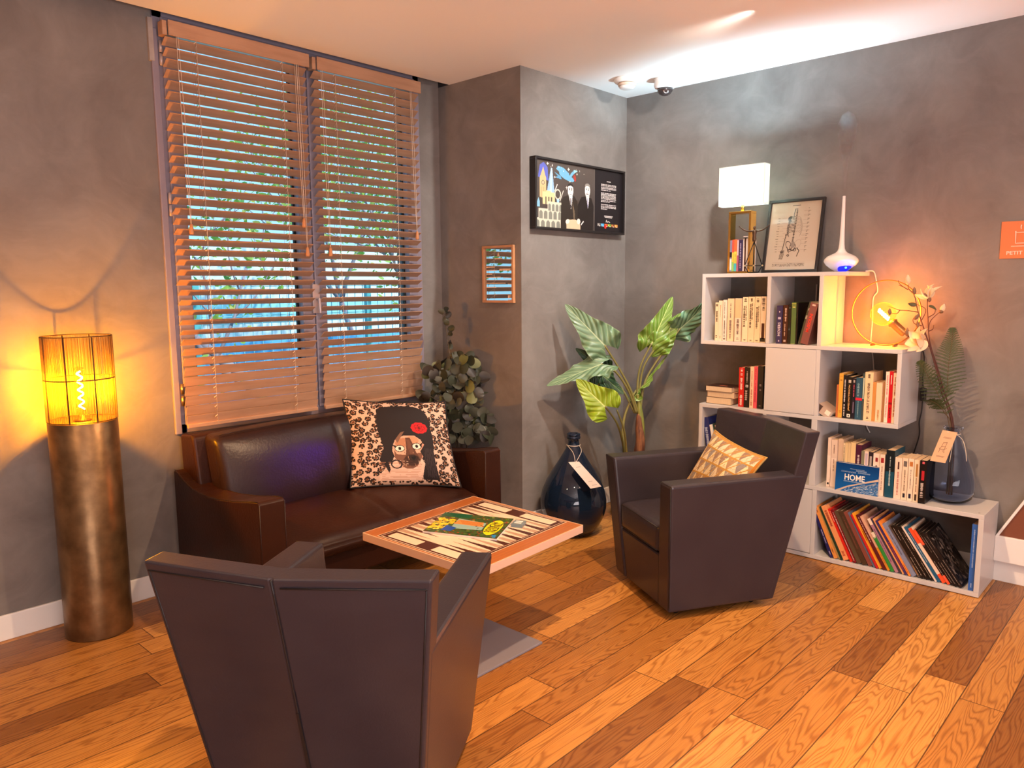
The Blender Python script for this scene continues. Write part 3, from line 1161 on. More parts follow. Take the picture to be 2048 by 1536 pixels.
# ================================================================== eucalyptus behind the sofa arm
t = thing('eucalyptus_plant', 'tall eucalyptus with grey-green round leaves behind the sofa corner', 'plant', (-1.23, 0.36, 0))
MB().lathe([(0.085, 0), (0.10, 0.02), (0.125, 0.30), (0.13, 0.32), (0.115, 0.32), (0.11, 0.28), (0, 0.28)], 28, (-1.225, 0.36, 0)).build('pot', mat('grey_pot', (0.10, 0.10, 0.10), 0.6), t)
EUL = [mat('euc_leaf_%d' % i, c, 0.45, translucent=0.25) for i, c in enumerate(((0.045, 0.052, 0.032), (0.085, 0.088, 0.062), (0.15, 0.165, 0.06), (0.035, 0.028, 0.022)))]
STEM = mat('euc_stem', (0.07, 0.05, 0.03), 0.6)
stems = [[(-1.22, .36, .28), (-1.23, .38, .7), (-1.245, .42, 1.02), (-1.235, .47, 1.20), (-1.24, .475, 1.345)],
         [(-1.23, .36, .28), (-1.27, .40, .7), (-1.30, .45, .92), (-1.34, .50, 1.02)],
         [(-1.22, .35, .28), (-1.19, .32, .7), (-1.17, .30, .88), (-1.15, .29, .97)],
         [(-1.22, .35, .28), (-1.20, .32, .62), (-1.16, .26, .72), (-1.14, .24, .66)],
         [(-1.23, .36, .28), (-1.26, .38, .62), (-1.31, .45, .78), (-1.37, .51, .84)],
         [(-1.22, .35, .28), (-1.21, .31, .58), (-1.17, .24, .62), (-1.145, .215, .585)],
         [(-1.22, .36, .28), (-1.22, .36, .74), (-1.20, .33, 1.0), (-1.19, .35, 1.06)]]
for si, pth in enumerate(stems):
    P = smooth_path(pth, 12)
    st = MB().tube(P, [0.004 * (1 - .6 * i / len(P)) for i in range(len(P))], 6).build('stem', STEM, t)
    lf = MB()
    sparse = si == 0
    for i, p in enumerate(P):
        if p.z < 0.56:
            continue
        if sparse and p.z > 1.06 and i % 3:
            continue
        for sd in (0, 1):
            if g.random() < .30:
                continue
            s_ = g.uniform(.026, .040) * (0.62 if sparse and p.z > 1.06 else 1)
            an = (i * 1.9 + sd * PI) + g.uniform(-.5, .5)
            d = Vector((math.cos(an), math.sin(an), g.uniform(-.5, .6))).normalized()
            c = p + d * (s_ * 1.1 + .006)
            if c.y > 0.64 or c.x > -1.112:
                continue
            nr = (Vector((-.75, -.62, .2)) + Vector((g.uniform(-.9, .9), g.uniform(-.9, .9), g.uniform(-.6, .6)))).normalized()
            ax = (d - nr * d.dot(nr)).normalized()
            ay = nr.cross(ax)
            ring = []
            for k in range(12):
                th = 2 * PI * k / 12
                ring.append(c + ax * math.cos(th) * s_ * (1.05 + .18 * math.cos(th)) + ay * math.sin(th) * s_ * .92 + nr * .006 * math.cos(2 * th))
            o_ = [c + nr * .004] + ring
            mi = 2 if (g.random() < .10 and p.z > .7) else g.choice((0, 0, 1, 1, 3))
            lf.add(o_, [(0, 1 + k, 1 + (k + 1) % 12) for k in range(12)], mi, True)
            lf.tube([p, c - ax * s_ * .6], 0.0012, 4, 0)
    lf.build('foliage', EUL, st)

# ================================================================== backgammon table
TZ = 0.468
tA, tB, tC, tD = [Vector((*p, TZ)) for p in ((-2.553, -0.440), (-1.845, -0.385), (-1.847, -1.073), (-2.528, -1.112))]
t = thing('backgammon_table', 'low square table with an inlaid backgammon board top', 'table', (-2.2, -0.75, 0))
cv = Canvas(320, 320, '#a8622f')
DK, TAN, CR = '#4a2418', '#b3937a', '#efd0b6'
rr_ = np.random.RandomState(4)
for k in range(320):       # streaky wood on the two rails
    f_ = 0.88 + 0.24 * rr_.rand()
    cv.a[k, :, :] *= f_
cv.rect(0, 0, 1, .006, '#e6c3a2')
cv.rect(0, .994, 1, 1, '#e6c3a2')
cv.rect(0, 0, .006, 1, '#e6c3a2')
cv.rect(.994, 0, 1, 1, '#e6c3a2')
cv.rect(.02, .115, .98, .885, '#ecc7a5')
cv.rect(.026, .122, .974, .878, DK)
cv.rect(.034, .136, .966, .864, '#efd0b6')
cv.rect(.040, .142, .960, .858, DK)
for x in (.055, .865):          # checker trays
    for y0, y1 in ((.165, .445), (.555, .835)):
        cv.rect(x + .004, y0 + .006, x + .076, y1 - .006, CR)
        cv.rect(x, y0 + .012, x + .080, y1 - .012, CR)
cv.rect(.152, .150, .848, .850, CR)
n = 12
for i in range(n):
    a, b_ = .155 + i * .69 / n, .155 + (i + 1) * .69 / n
    c1, c2 = (DK, TAN) if i % 2 == 0 else (TAN, DK)
    cv.poly([(a + .006, .150), (b_ - .006, .150), ((a + b_) / 2, .45)], c1)
    cv.poly([(a + .006, .850), (b_ - .006, .850), ((a + b_) / 2, .55)], c2)
cv.mesh('board_inlay', lambda u, v: quad_fn(tD, tC, tB, tA)(u, v), print_mat('varnished_inlay', 0.28), t)
EDGE = mat('pale_table_edge', (0.62, 0.43, 0.33), 0.45)
dz = Vector((0, 0, -0.0005))
MB().prism([tD + dz, tC + dz, tB + dz, tA + dz], (0, 0, -0.034)).build('tabletop', EDGE, t, bevel=0.002)
METAL = mat('grey_painted_metal', (0.23, 0.215, 0.25), 0.42, 0.1)
MB().box(-2.545, -2.087, -1.045, -0.60, 0.001, 0.011).build('base_plate', METAL, t, bevel=0.002)
MB().tube([(-2.32, -0.80, 0.011), (-2.32, -0.80, 0.434)], 0.035, 20).build('pole', METAL, t)

# ------------------------------------------------------------------ album and card box on the table
zc = TZ + 0.009
c_tl, c_tr, c_br, c_bl = [Vector((*p, zc)) for p in ((-2.140, -0.505), (-2.003, -0.806), (-2.247, -0.936), (-2.383, -0.632))]
t = thing('comic_album', 'green and yellow comic album lying on the backgammon table', 'book', (-2.19, -0.72, TZ))
# cover: long axis is its upright, top of the cover at the far right; colours only, no figures
cv = Canvas(170, 230, '#3f5a2a')
g2 = np.random.RandomState(3)
for k in range(240):
    cv.ell(g2.rand(), g2.rand(), .012 + .03 * g2.rand(), .008 + .02 * g2.rand(), ['#2f4a22', '#55702c', '#6c3a1e', '#22401f', '#7f8c3a', '#8a4a25'][g2.randint(6)], g2.rand() * 3)
cv.rect(0, 0, .20, .42, '#1c5a3c')
cv.poly([(.25, .28), (.75, .30), (.70, .72), (.36, .70)], '#93b7b4')
cv.poly([(.30, .30), (.52, .28), (.55, .70), (.34, .66)], '#d6914c')
for k in range(9):
    cv.line([(.33 + .02 * k, .32 + .01 * k), (.36 + .02 * k, .64)], .003, '#a8602c')
for k in range(60):
    cv.ell(.30 + .55 * g2.rand(), .02 + .24 * g2.rand(), .05 * g2.rand() + .02, .02, ['#e4c71f', '#d1b41c', '#b7981a', '#eedd4a'][g2.randint(4)], g2.rand() * 3)
cv.poly([(.62, .22), (.86, .20), (.88, .34), (.70, .38)], '#1f4fae')
for k in range(40):
    cv.ell(g2.rand(), .60 + .4 * g2.rand(), .02, .012, ['#7d2030', '#a0402a', '#486a2c', '#5b1e2e'][g2.randint(4)], g2.rand() * 3)
cv.rect(.0, .985, 1, 1, '#2d3d22')
cv.poly([(.86, .90), (.97, .93), (.97, .97), (.84, .96)], '#2a86c8')
cv.ell(.52, .84, .36, .105, '#f4e11a')
cv.mesh('cover', quad_fn(c_tl, c_bl, c_br, c_tr), print_mat('glossy_print', 0.22), t)
MB().prism([p + Vector((0, 0, -0.0007)) for p in (c_bl, c_br, c_tr, c_tl)], (0, 0, -0.0075)).build('pages', mat('white_pages', (0.7, 0.66, 0.62), 0.6), t)
upv = (c_tr - c_tl).normalized()
rtv = (c_bl - c_tl).normalized()


def on_cover(u, v):
    return c_tl + (c_bl - c_tl) * u + (c_tr - c_tl) * v + Vector((0, 0, 0.0006))


INK = mat('black_ink', (0.012, 0.010, 0.010), 0.4)
lettering(t, 'TINTIN', on_cover(.52, .885), rtv, upv, 0.125, 0.026, INK, name='title_lettering')
lettering(t, 'ET LES', on_cover(.52, .845), rtv, upv, 0.035, 0.008, INK, name='title_lettering')
lettering(t, 'PICAROS', on_cover(.52, .805), rtv, upv, 0.135, 0.026, INK, name='title_lettering')
t = thing('card_box', 'small grey and white card box beside the comic album', 'box', (-2.035, -0.86, TZ))
q = [Vector((*p, TZ)) for p in ((-2.078, -0.858), (-2.058, -0.905), (-2.000, -0.878), (-2.018, -0.830))]
MB().prism([p + Vector((0, 0, 0.0005)) for p in reversed(q)], (0, 0, 0.014)).build('box', mat('grey_card', (0.16, 0.22, 0.24), 0.4), t, bevel=0.001)
cc = sum(q, Vector()) / 4 + Vector((0, 0, 0.0151))
mb = MB()
for k in (-.011, .011):
    p = cc + (q[2] - q[1]).normalized() * k
    e1, e2 = (q[2] - q[1]).normalized() * .008, (q[0] - q[1]).normalized() * .016
    mb.add([p - e1 - e2, p + e1 - e2, p + e1 + e2, p - e1 + e2], [(0, 1, 2, 3)])
mb.build('label', mat('white_label', (0.75, 0.75, 0.75), 0.5), t)

# ================================================================== leather armchairs
CH = mat('slate_leather', (0.031, 0.025, 0.033), 0.29, var=(0.037, 0.030, 0.038), vscale=5, bump=0.05, bscale=160, spec=0.42)
CHS = mat('slate_leather_seam', (0.012, 0.010, 0.012), 0.5)
CASTOR = mat('castor_plastic', (0.01, 0.01, 0.01), 0.4)
WB, KF, LF, LB, DB, ZA, ZT, ZB = 0.553, 0.114, 0.064, 0.185, 0.55, 0.609, 0.806, 0.035


def armchair(label, x, y, a):
    t = thing('armchair', label, 'armchair', (x, y, 0), (0, 0, a), group='slate leather armchairs')

    def hw(z):
        return WB / 2 + KF * z

    def yf(z):
        return DB / 2 + LF * z

    def yb(z):
        return -DB / 2 - LB * z
    T, TB = 0.105, 0.075
    for sg in (-1, 1):
        def q(z, inner, fr):
            xx = (hw(z) - (T if inner else 0)) * sg
            yy = yf(z) if fr else yb(z) + 0.012
            return (xx, yy, ZB + z)
        b = [q(0, 0, 0), q(0, 1, 0), q(0, 1, 1), q(0, 0, 1)]
        u = [q(ZA, 0, 0), q(ZA, 1, 0), q(ZA, 1, 1), q(ZA, 0, 1)]
        if sg > 0:
            b, u = b[::-1], u[::-1]
        p_ = MB().hexa(b + u).build('arm_panel', CH, t, local=True, bevel=0.014, seg=3)
        mb = MB()
        e = 0.0015
        mb.tube([((hw(ZA) - .006) * sg, yf(ZA) + e - .005, ZB + ZA - .006), ((hw(0) + e - .004) * sg, yf(0) + e - .004, ZB + .02)], 0.0022, 5)
        mb.tube([((hw(ZA) - T + .004) * sg, yf(ZA) + e - .006, ZB + ZA - .006), ((hw(ZA) - .006) * sg, yf(ZA) + e - .006, ZB + ZA - .004)], 0.0022, 5)
        mb.build('seam', CHS, p_, local=True)
    # back: two halves meeting at a slight central peak
    mb = MB()
    BUL = 0.055
    nz = 10
    rows = []
    for k in range(nz + 1):
        z = ZT * k / nz
        row = []
        bl = BUL * (k / nz) ** 1.2
        for (xx, bu) in ((-1, 0), (-0.5, .55), (-.02, 1), (0, 0.93), (.02, 1), (0.5, .55), (1, 0)):
            row.append((xx * hw(z), yb(z) - bl * bu, ZB + z))
        rows.append(row)
    inner = []
    for k in range(nz + 1):
        z = ZT * k / nz
        bl = BUL * (k / nz) ** 1.2
        inner.append([(xx * (hw(z) - .003), yb(z) + TB - bl * bu, ZB + z) for (xx, bu) in ((-1, 0), (-0.5, .55), (-.02, 1), (0, 1), (.02, 1), (0.5, .55), (1, 0))])
    nc = 7
    V = [p for r_ in rows for p in r_] + [p for r_ in inner for p in r_]
    off = (nz + 1) * nc
    F = []
    for k in range(nz):
        for c in range(nc - 1):
            a0 = k * nc + c
            F.append((a0, a0 + 1, a0 + nc + 1, a0 + nc))
            F.append((off + a0, off + a0 + nc, off + a0 + nc + 1, off + a0 + 1))
        F.append((k * nc, (k + 1) * nc, off + (k + 1) * nc, off + k * nc))
        F.append((k * nc + nc - 1, off + k * nc + nc - 1, off + (k + 1) * nc + nc - 1, (k + 1) * nc + nc - 1))
    for c in range(nc - 1):
        F.append((c, off + c, off + c + 1, c + 1))
        a0 = nz * nc + c
        F.append((a0, a0 + 1, off + a0 + 1, off + a0))
    mb.add(V, F)
    bk = mb.build('backrest', CH, t, local=True, bevel=0.013, seg=3)
    mb = MB()
    mb.tube([(0, yb(ZT * k / 16) - BUL * (k / 16) ** 1.2 * .93 - 0.001, ZB + ZT * k / 16 - .004) for k in range(1, 17)], 0.0028, 6)
    for sg in (-1, 1):
        mb.tube([(sg * .02, yb(ZT - .022) - BUL * .96 - .001, ZB + ZT - .024), (sg * hw(ZT - .022) * .5, yb(ZT - .022) - BUL * .54 - .001, ZB + ZT - .024), (sg * (hw(ZT - .022) - .01), yb(ZT - .022) - .0015, ZB + ZT - .024)], 0.0022, 5)
        mb.tube([(sg * (hw(z) - .012), yb(z) - .0012, ZB + z) for z in (0.02, .2, .4, .6, .785)], 0.0022, 5)
    mb.build('seam', CHS, bk, local=True)
    # lower part of the open dart in the middle of the back
    mb = MB()
    mb.prism([(-.003, yb(.42) - BUL * .45 - .004, ZB + .42), (.003, yb(.42) - BUL * .45 - .004, ZB + .42), (.011, yb(.0) - .004, ZB + .015), (-.005, yb(.0) - .004, ZB + .015)], (0, .006, 0))
    mb.build('dart', CHS, bk, local=True)
    # front rail and seat
    z1 = 0.255
    wi = 0.11
    mb = MB().hexa([(-(hw(0) - wi + .006), -DB / 2 + .05, ZB), (hw(0) - wi + .006, -DB / 2 + .05, ZB), (hw(0) - wi + .006, yf(0) - .006, ZB), (-(hw(0) - wi + .006), yf(0) - .006, ZB),
                    (-(hw(z1) - wi + .006), -DB / 2, ZB + z1), (hw(z1) - wi + .006, -DB / 2, ZB + z1), (hw(z1) - wi + .006, yf(z1) - .006, ZB + z1), (-(hw(z1) - wi + .006), yf(z1) - .006, ZB + z1)])
    mb.build('seat_base', CH, t, local=True, bevel=0.01)

    def sf(xx, yy, zz):
        k = (1 - (2 * xx / .46) ** 4) * (1 - (2 * yy / .62) ** 4)
        if zz > 0:
            zz += 0.018 * max(0, k)
        xx *= 1 + KF * (zz + .06) / .27
        return (xx, yy, zz)
    sc2 = MB().rbox((0, 0.0, ZB + z1 + 0.066), (0.395, 0.585, 0.125), 0.022, (16, 18, 6), sf).build('seat_cushion', CH, t, local=True)
    mb = MB()
    mb.tube([(-.185, .288, ZB + z1 + .121), (.185, .288, ZB + z1 + .121)], 0.003, 5)
    mb.tube([(-.185, .289, ZB + z1 + .013), (.185, .289, ZB + z1 + .013)], 0.003, 5)
    mb.build('piping', CHS, sc2, local=True)
    for sx_ in (-1, 1):
        for sy_ in (-1, 1):
            MB().tube([(sx_ * .20 - .012, sy_ * .20, .019), (sx_ * .20 + .012, sy_ * .20, .019)], 0.0185, 12).build('castor', CASTOR, t, local=True)
    return t


armchair('dark slate leather armchair in front of the white bookshelf', -1.167, -1.221, 1.046)
armchair('dark slate leather armchair seen from behind, nearest the viewer', -3.145, -1.232, -1.009)

# ------------------------------------------------------------------ lumbar cushions


def lumbar(label, corners, seed, group):
    gold, cream, tau, grey = '#b5873a', '#d9c8a8', '#8f7462', '#8d8480'
    W_, H_ = 210, 140
    cv = Canvas(W_, H_, cream)
    nx, ny = 7, 4
    gg = np.random.RandomState(seed)
    for i in range(nx + 1):
        for j in range(ny):
            x0, y0 = (i - .5 * (j % 2)) / nx, j / ny
            cv.poly([(x0, y0), (x0 + 1 / nx, y0), (x0 + .5 / nx, y0 + 1 / ny)], [cream, '#e6d3a8', '#d5c39a'][gg.randint(3)])
            cv.poly([(x0 + .5 / nx, y0 + 1 / ny), (x0 + 1.5 / nx, y0 + 1 / ny), (x0 + 1 / nx, y0)], [tau, grey, '#a5825f'][gg.randint(3)])
    for k in range(900):
        x, y = gg.rand(), gg.rand()
        cv.line([(x, y), (x + .012, y + .03)], .0022, ['#e2cda3', '#a98a68', '#7a5c49'][gg.randint(3)])
    for k in range(-4, 9):
        cv.line([(k / 7, 0), (k / 7 + 4 / 7, 1)], .009, gold)
    for j in range(1, ny):
        cv.line([(0, j / ny), (1, j / ny)], .011, gold)
    for (a, b_) in (((0, .97), (1, .97)),):
        cv.line([a, b_], .012, gold)
    cv.rect(.975, 0, 1, 1, '#b9741f')
    cv.rect(0, .985, 1, 1, '#c98a1f')
    t = thing('lumbar_cushion', label, 'cushion', tuple(np.mean(np.array(corners), 0)), group=group)
    pillow(t, corners, 0.12, cv, print_mat('woven_cloth', 0.85, bump=0.3), mat('mustard_cloth', (0.36, 0.22, 0.08), 0.85), 0.05, 'woven_cover', mat('gold_piping', (0.42, 0.25, 0.07), 0.7))


def chair_pt(c, p):
    x, y, a = c
    return (x + p[0] * math.cos(a) - p[1] * math.sin(a), y + p[0] * math.sin(a) + p[1] * math.cos(a), p[2])


c0 = (-1.167, -1.221, 1.046)
lumbar('mustard and cream patterned cushion on the armchair by the bookshelf',
       [chair_pt(c0, p) for p in ((0.235, -0.08, 0.475), (-0.21, -0.10, 0.468), (-0.215, -0.255, 0.70), (0.205, -0.24, 0.755))][:4], 2, 'patterned lumbar cushions')
c1 = (-3.145, -1.232, -1.009)
lumbar('patterned cushion mostly hidden inside the armchair nearest the viewer',
       [chair_pt(c1, p) for p in ((0.21, -0.10, 0.468), (-0.20, -0.10, 0.468), (-0.20, -0.24, 0.70), (0.205, -0.235, 0.70))], 5, 'patterned lumbar cushions')

# ================================================================== bookcase against the right wall
SHW = mat('white_laminate', (0.57, 0.55, 0.55), 0.28)
FX, BX = -0.335, -0.016       # front and back of the boards
TH = 0.021
t = thing('bookcase', 'white stepped open bookcase standing against the right wall', 'bookcase', (-0.17, -1.5, 0))


def board(name, y0, y1, z0, z1, x0=FX, x1=BX):
    return MB().box(x0, x1, y0, y1, z0, z1).build(name, SHW, t, bevel=0.0015)


board('top_board', -1.612, -0.780, 1.544, 1.565)
board('side_panel', -0.801, -0.780, 1.175, 1.544)
board('divider', -1.201, -1.180, 1.175, 1.544)
board('divider', -1.487, -1.466, 1.175, 1.544)
board('shelf_board', -1.889, -0.780, 1.154, 1.175)
# the closed box under the middle
board('divider', -1.201, -1.180, 0.797, 1.154, FX + 0.016)
board('divider', -1.487, -1.466, 0.797, 1.154, FX + 0.001)
d_ = MB().box(FX, FX + 0.015, -1.4655, -1.184, 0.799, 1.152).build('cabinet_door', SHW, t, bevel=0.0015)
board('side_panel', -1.889, -1.868, 0.797, 1.154)
board('shelf_board', -1.889, -0.780, 0.776, 0.797, FX)
board('side_panel', -0.801, -0.780, 0.026, 0.776)
board('divider', -1.487, -1.456, 0.411, 0.776)
board('divider', -1.201, -1.180, 0.411, 0.776)
board('shelf_board', -2.289, -0.801, 0.390, 0.411)
board('side_panel', -2.289, -2.266, 0.026, 0.390)
board('divider', -1.501, -1.478, 0.026, 0.390)
MB().box(FX, FX + 0.015, -1.477, -0.803, 0.03, 0.387).build('cabinet_door', SHW, t, bevel=0.0015)
board('base_board', -2.289, -0.780, 0.004, 0.026)
MB().tube([(FX + 0.03, -2.262, 0.4105), (FX + 0.03, -2.262, 0.4118)], 0.005, 10).build('screw_cap', mat('grey_cap', (.3, .28, .26), .5), t)

# ------------------------------------------------------------------ books
PAGES = mat('aged_pages', (0.66, 0.49, 0.31), 0.8, var=(0.58, 0.42, 0.26), vscale=30, stretch=(1, 40, 1))
PAGEW = mat('pale_pages', (0.68, 0.60, 0.50), 0.8)


def book(label, group, y, z, th, h, col, dp=0.15, lean=0.0, x=-0.305, title=None, tcol='#111111', tz=0.5, tl=0.6, tw=0.5,
         bands=(), bars_=(), yaw=0.0, pages=None, gloss=0.4, name='book', two=None):
    """upright book, spine towards -X; y = centre of the spine; lean > 0 tips the top to -Y; bands (z0, z1, colour, width)"""
    zz = z + (th / 2 * abs(math.sin(lean)) if lean else 0)
    t = thing(name, label, 'book', (x, y, zz + 0.0006), (lean, 0, yaw), group=group)
    cm = col_mat(col, gloss)
    b = 0.0016
    mb = MB()
    mb.box(0, b * 1.2, -th / 2, th / 2, 0, h)
    mb.box(b * 1.2, dp, -th / 2, -th / 2 + b, 0, h)
    mb.box(b * 1.2, dp, th / 2 - b, th / 2, 0, h)
    c_ = mb.build('cover', cm, t, local=True)
    MB().box(b * 1.2, dp - 0.003, -th / 2 + b, th / 2 - b, 0.002, h - 0.002).build('pages', pages or PAGES, t, local=True)
    e = -0.0005
    for bd in bands:
        z0, z1, bc = bd[:3]
        wd = bd[3] if len(bd) > 3 else 0.98
        MB().box(e, 0, -th / 2 * wd, th / 2 * wd, z0 * h, z1 * h).build('spine_band', col_mat(bc, gloss), t, local=True)
    e2 = -0.0009
    if title:
        lettering(t, title, (e2, 0, tz * h), (0, 0, 1), (0, 1, 0), tl * h, tw * th, col_mat(tcol), local=True, name='title_lettering')
    for (bz0, bz1, bw, by) in bars_:      # a row of lettering too small to read: short strokes of uneven length
        mb = MB()
        z_ = bz0 * h
        g3 = random.Random(int(1000 * bz0 + 7000 * abs(y)))
        while z_ < bz1 * h:
            L = g3.uniform(.002, .0045)
            wv = bw * th * g3.uniform(.55, 1.0)
            mb.box(e2, e2 + .0003, by * th - wv / 2, by * th + wv / 2, z_, min(z_ + L * .72, bz1 * h))
            z_ += L + (0.004 if g3.random() < .14 else 0.0006)
        mb.build('spine_lettering', col_mat(tcol), t, local=True)
    return t


S1, S2, S3, S4 = 1.175, 0.797, 0.411, 0.026
CRM = ['#e8cda6', '#ecd0b0', '#efd9c4', '#e6c89e', '#e9cdb0', '#eed4ab', '#eacb9e', '#e9c99c', '#e0c4a2']
G = 'cream paperbacks in the top left compartment'
book('shortest and leftmost cream paperback in the top left compartment', G, -0.864, S1, .021, .223, CRM[0], tcol='#2a1d14', bars_=((.08, .14, .6, 0), (.50, .78, .55, 0), (.90, .96, .6, 0)))
book('narrow plain cream paperback second from the left on the top left shelf', G, -0.887, S1, .023, .234, CRM[1], tcol='#c89a78', bars_=((.06, .12, .4, 0), (.6, .9, .25, 0)))
book('thin pinkish cream paperback with black foot mark, third on the top left shelf', G, -0.914, S1, .022, .239, CRM[2], tcol='#3c2b25', bars_=((.03, .07, .7, 0), (.10, .50, .4, 0), (.55, .95, .2, .05)))
book('thick yellowish paperback, fourth cream one on the top left shelf', G, -0.951, S1, .038, .246, CRM[3], tcol='#6a5560', bars_=((.06, .25, .25, 0), (.26, .50, .4, 0), (.55, .9, .2, 0)))
book('thick paperback with orange upper spine and bold capitals, top left shelf', G, -0.997, S1, .038, .248, CRM[4], tcol='#4a3440', bands=((.55, .98, '#e9b98a', .96),), bars_=((.17, .52, .42, 0), (.05, .09, .5, 0)))
book('cream paperback with round black emblem, sixth on the top left shelf', G, -1.041, S1, .033, .255, CRM[5], tcol='#1d1410', bars_=((.90, .97, .55, 0), (.34, .80, .40, .16), (.48, .82, .18, -.18), (.03, .06, .5, 0)))
book('cream paperback with grey emblem, seventh on the top left shelf', G, -1.078, S1, .036, .257, CRM[6], tcol='#241812', bars_=((.90, .97, .45, 0), (.32, .84, .36, .14), (.50, .86, .18, -.16), (.03, .05, .5, 0)))
book('cream paperback with black horseshoe emblem, eighth on the top left shelf', G, -1.115, S1, .033, .258, CRM[7], tcol='#241812', bars_=((.88, .96, .6, 0), (.30, .78, .36, .12), (.45, .80, .18, -.18), (.03, .05, .5, 0)))
book('cream book with a dark figure on its spine at the right end, top left shelf', G, -1.149, S1, .030, .259, CRM[8], tcol='#1c1311', bands=((.08, .42, '#3a1216', .55), (.02, .10, '#101418', .98)), bars_=((.80, .97, .7, 0), (.70, .78, .5, 0)))
G = 'dark books in the top middle compartment'
book('navy blue book with large pale capitals in the top middle compartment', G, -1.243, S1, .033, .209, '#2e2a55', title='MOVERS', tcol='#d8ccd6', tz=.38, tl=.36, tw=.46, bands=((.64, .70, '#b9afc4', .5), (.82, .86, '#cfc4d0', .15), (.05, .09, '#cfc4d0', .18)))
book('brown and dark red book with pale title, right of the navy book', G, -1.2765, S1, .028, .213, '#3a1712', tcol='#d9b8a4', bars_=((.58, .92, .40, -.05), (.20, .52, .22, .05), (.05, .12, .5, 0)))
book('thin black book left of the green one in the top middle compartment', G, -1.300, S1, .016, .216, '#0c0e12', tcol='#7f93a0', bars_=((.35, .42, .35, 0), (.90, .94, .3, 0)))
book('olive green hardback with yellow bands in the top middle compartment', G, -1.3225, S1, .025, .228, '#4f6b3d', bands=((.955, .975, '#b7b355'), (.915, .925, '#9aa04d'), (.875, .895, '#d8d27a', .6), (.0, .02, '#7a8a4a')), gloss=.3)
book('thin black book with plain cover right beside the green hardback', G, -1.3405, S1, .008, .226, '#120d0e', x=-.303)
book('thin grey-green book leaning between the green and brown books', G, -1.3575, S1, .018, .236, '#474a3c', lean=R(13.6), x=-0.300, tcol='#e0d2c0', bars_=((.60, .68, .8, 0), (.80, .85, .5, 0)))
book('brown book with red title leaning against the right of the top middle shelf', G, -1.3895, S1, .040, .226, '#7d4a45', lean=R(12.6), title='MUSSOLINI', tcol='#f03a24', tz=.52, tl=.44, tw=.42, x=-0.318, bands=((.93, .97, '#d8b9a8', .45),))
# ---- middle left: lying stack and standing books
G = 'paperbacks lying in a stack on the left shelf'


def lying(label, y0, y1, z, th, col, x=-0.300, dp=0.15, rot=0.0):
    c = ((y0 + y1) / 2)
    t = thing('book', label, 'book', (x, c, z), (0, 0, rot), group=G)
    L = (y1 - y0) / 2
    b = .0015
    mb = MB().box(-.001, dp, -L, L, 0, b).box(-.001, dp, -L, L, th - b, th).box(-.001, dp, L - .002, L, 0, th)
    mb.build('cover', col_mat(col, .35), t, local=True)
    MB().box(0, dp - .002, -L + .003, L - .002, b, th - b).build('pages', PAGES, t, local=True)
    return t


lying('bottom paperback of the lying stack on the left shelf, page edges showing', -0.968, -0.806, S2 + .0006, .040, '#2b1c18')
lying('middle paperback of the lying stack on the left shelf', -0.985, -0.812, S2 + .041, .034, '#cfa27a', x=-.295)
b_ = lying('top paperback of the lying stack, dark brown cover facing up', -0.972, -0.803, S2 + .0755, .031, '#3a2018', x=-.302)
MB().box(.04, .06, -.03, .02, .031, .0315).build('cover_mark', col_mat('#a8604a'), b_, local=True)
G = 'upright books beside the lying stack on the left shelf'
book('red book with white title, first upright one beside the lying stack', G, -1.031, S2, .032, .229, '#c01818', tcol='#f1d9cc', bars_=((.44, .74, .45, 0), (.80, .86, .6, 0), (.90, .97, .4, 0), (.04, .30, .5, 0)))
book('black book with white ring on the spine beside the red book', G, -1.065, S2, .030, .233, '#140e12', tcol='#cfc0b4', bars_=((.18, .42, .5, .1), (.62, .9, .2, 0)), bands=((.50, .56, '#d9d0c8', .5), (.515, .545, '#140e12', .25)))
book('cream book with red lettering beside the pink book on the left shelf', G, -1.0945, S2, .022, .238, '#e6c4a0', tcol='#b0503c', bars_=((.05, .45, .45, 0), (.5, .9, .25, 0)))
book('pink book between the cream and charcoal books on the left shelf', G, -1.117, S2, .021, .240, '#d9505a', tcol='#a02038', bars_=((.15, .6, .35, 0), (.68, .95, .3, 0)))
book('charcoal book at the right end of the left shelf', G, -1.1465, S2, .031, .245, '#1d1a1c', tcol='#8a7d78', bars_=((.42, .46, .4, 0), (.53, .58, .4, 0), (.06, .08, .4, 0)))
G = 'books leaning in the compartment behind the armchair'
book('thick navy blue book leaning in the compartment behind the armchair', G, -0.862, S3, .040, .300, '#1f2b66', dp=.2, lean=-R(11), tcol='#b9c2d8', bars_=((.35, .8, .5, .1),))
book('thin white book leaning behind the navy book near the armchair', G, -0.897, S3, .014, .262, '#e4e0d8', dp=.2, lean=-R(11.5), x=-.31)
book('thin dark green book leaning behind the armchair', G, -0.914, S3, .012, .270, '#22382c', dp=.2, lean=-R(12), x=-.30)
book('pale pink book leaning behind the armchair, right of the dark green one', G, -0.936, S3, .024, .262, '#dba59a', dp=.2, lean=-R(12.5), x=-.30)
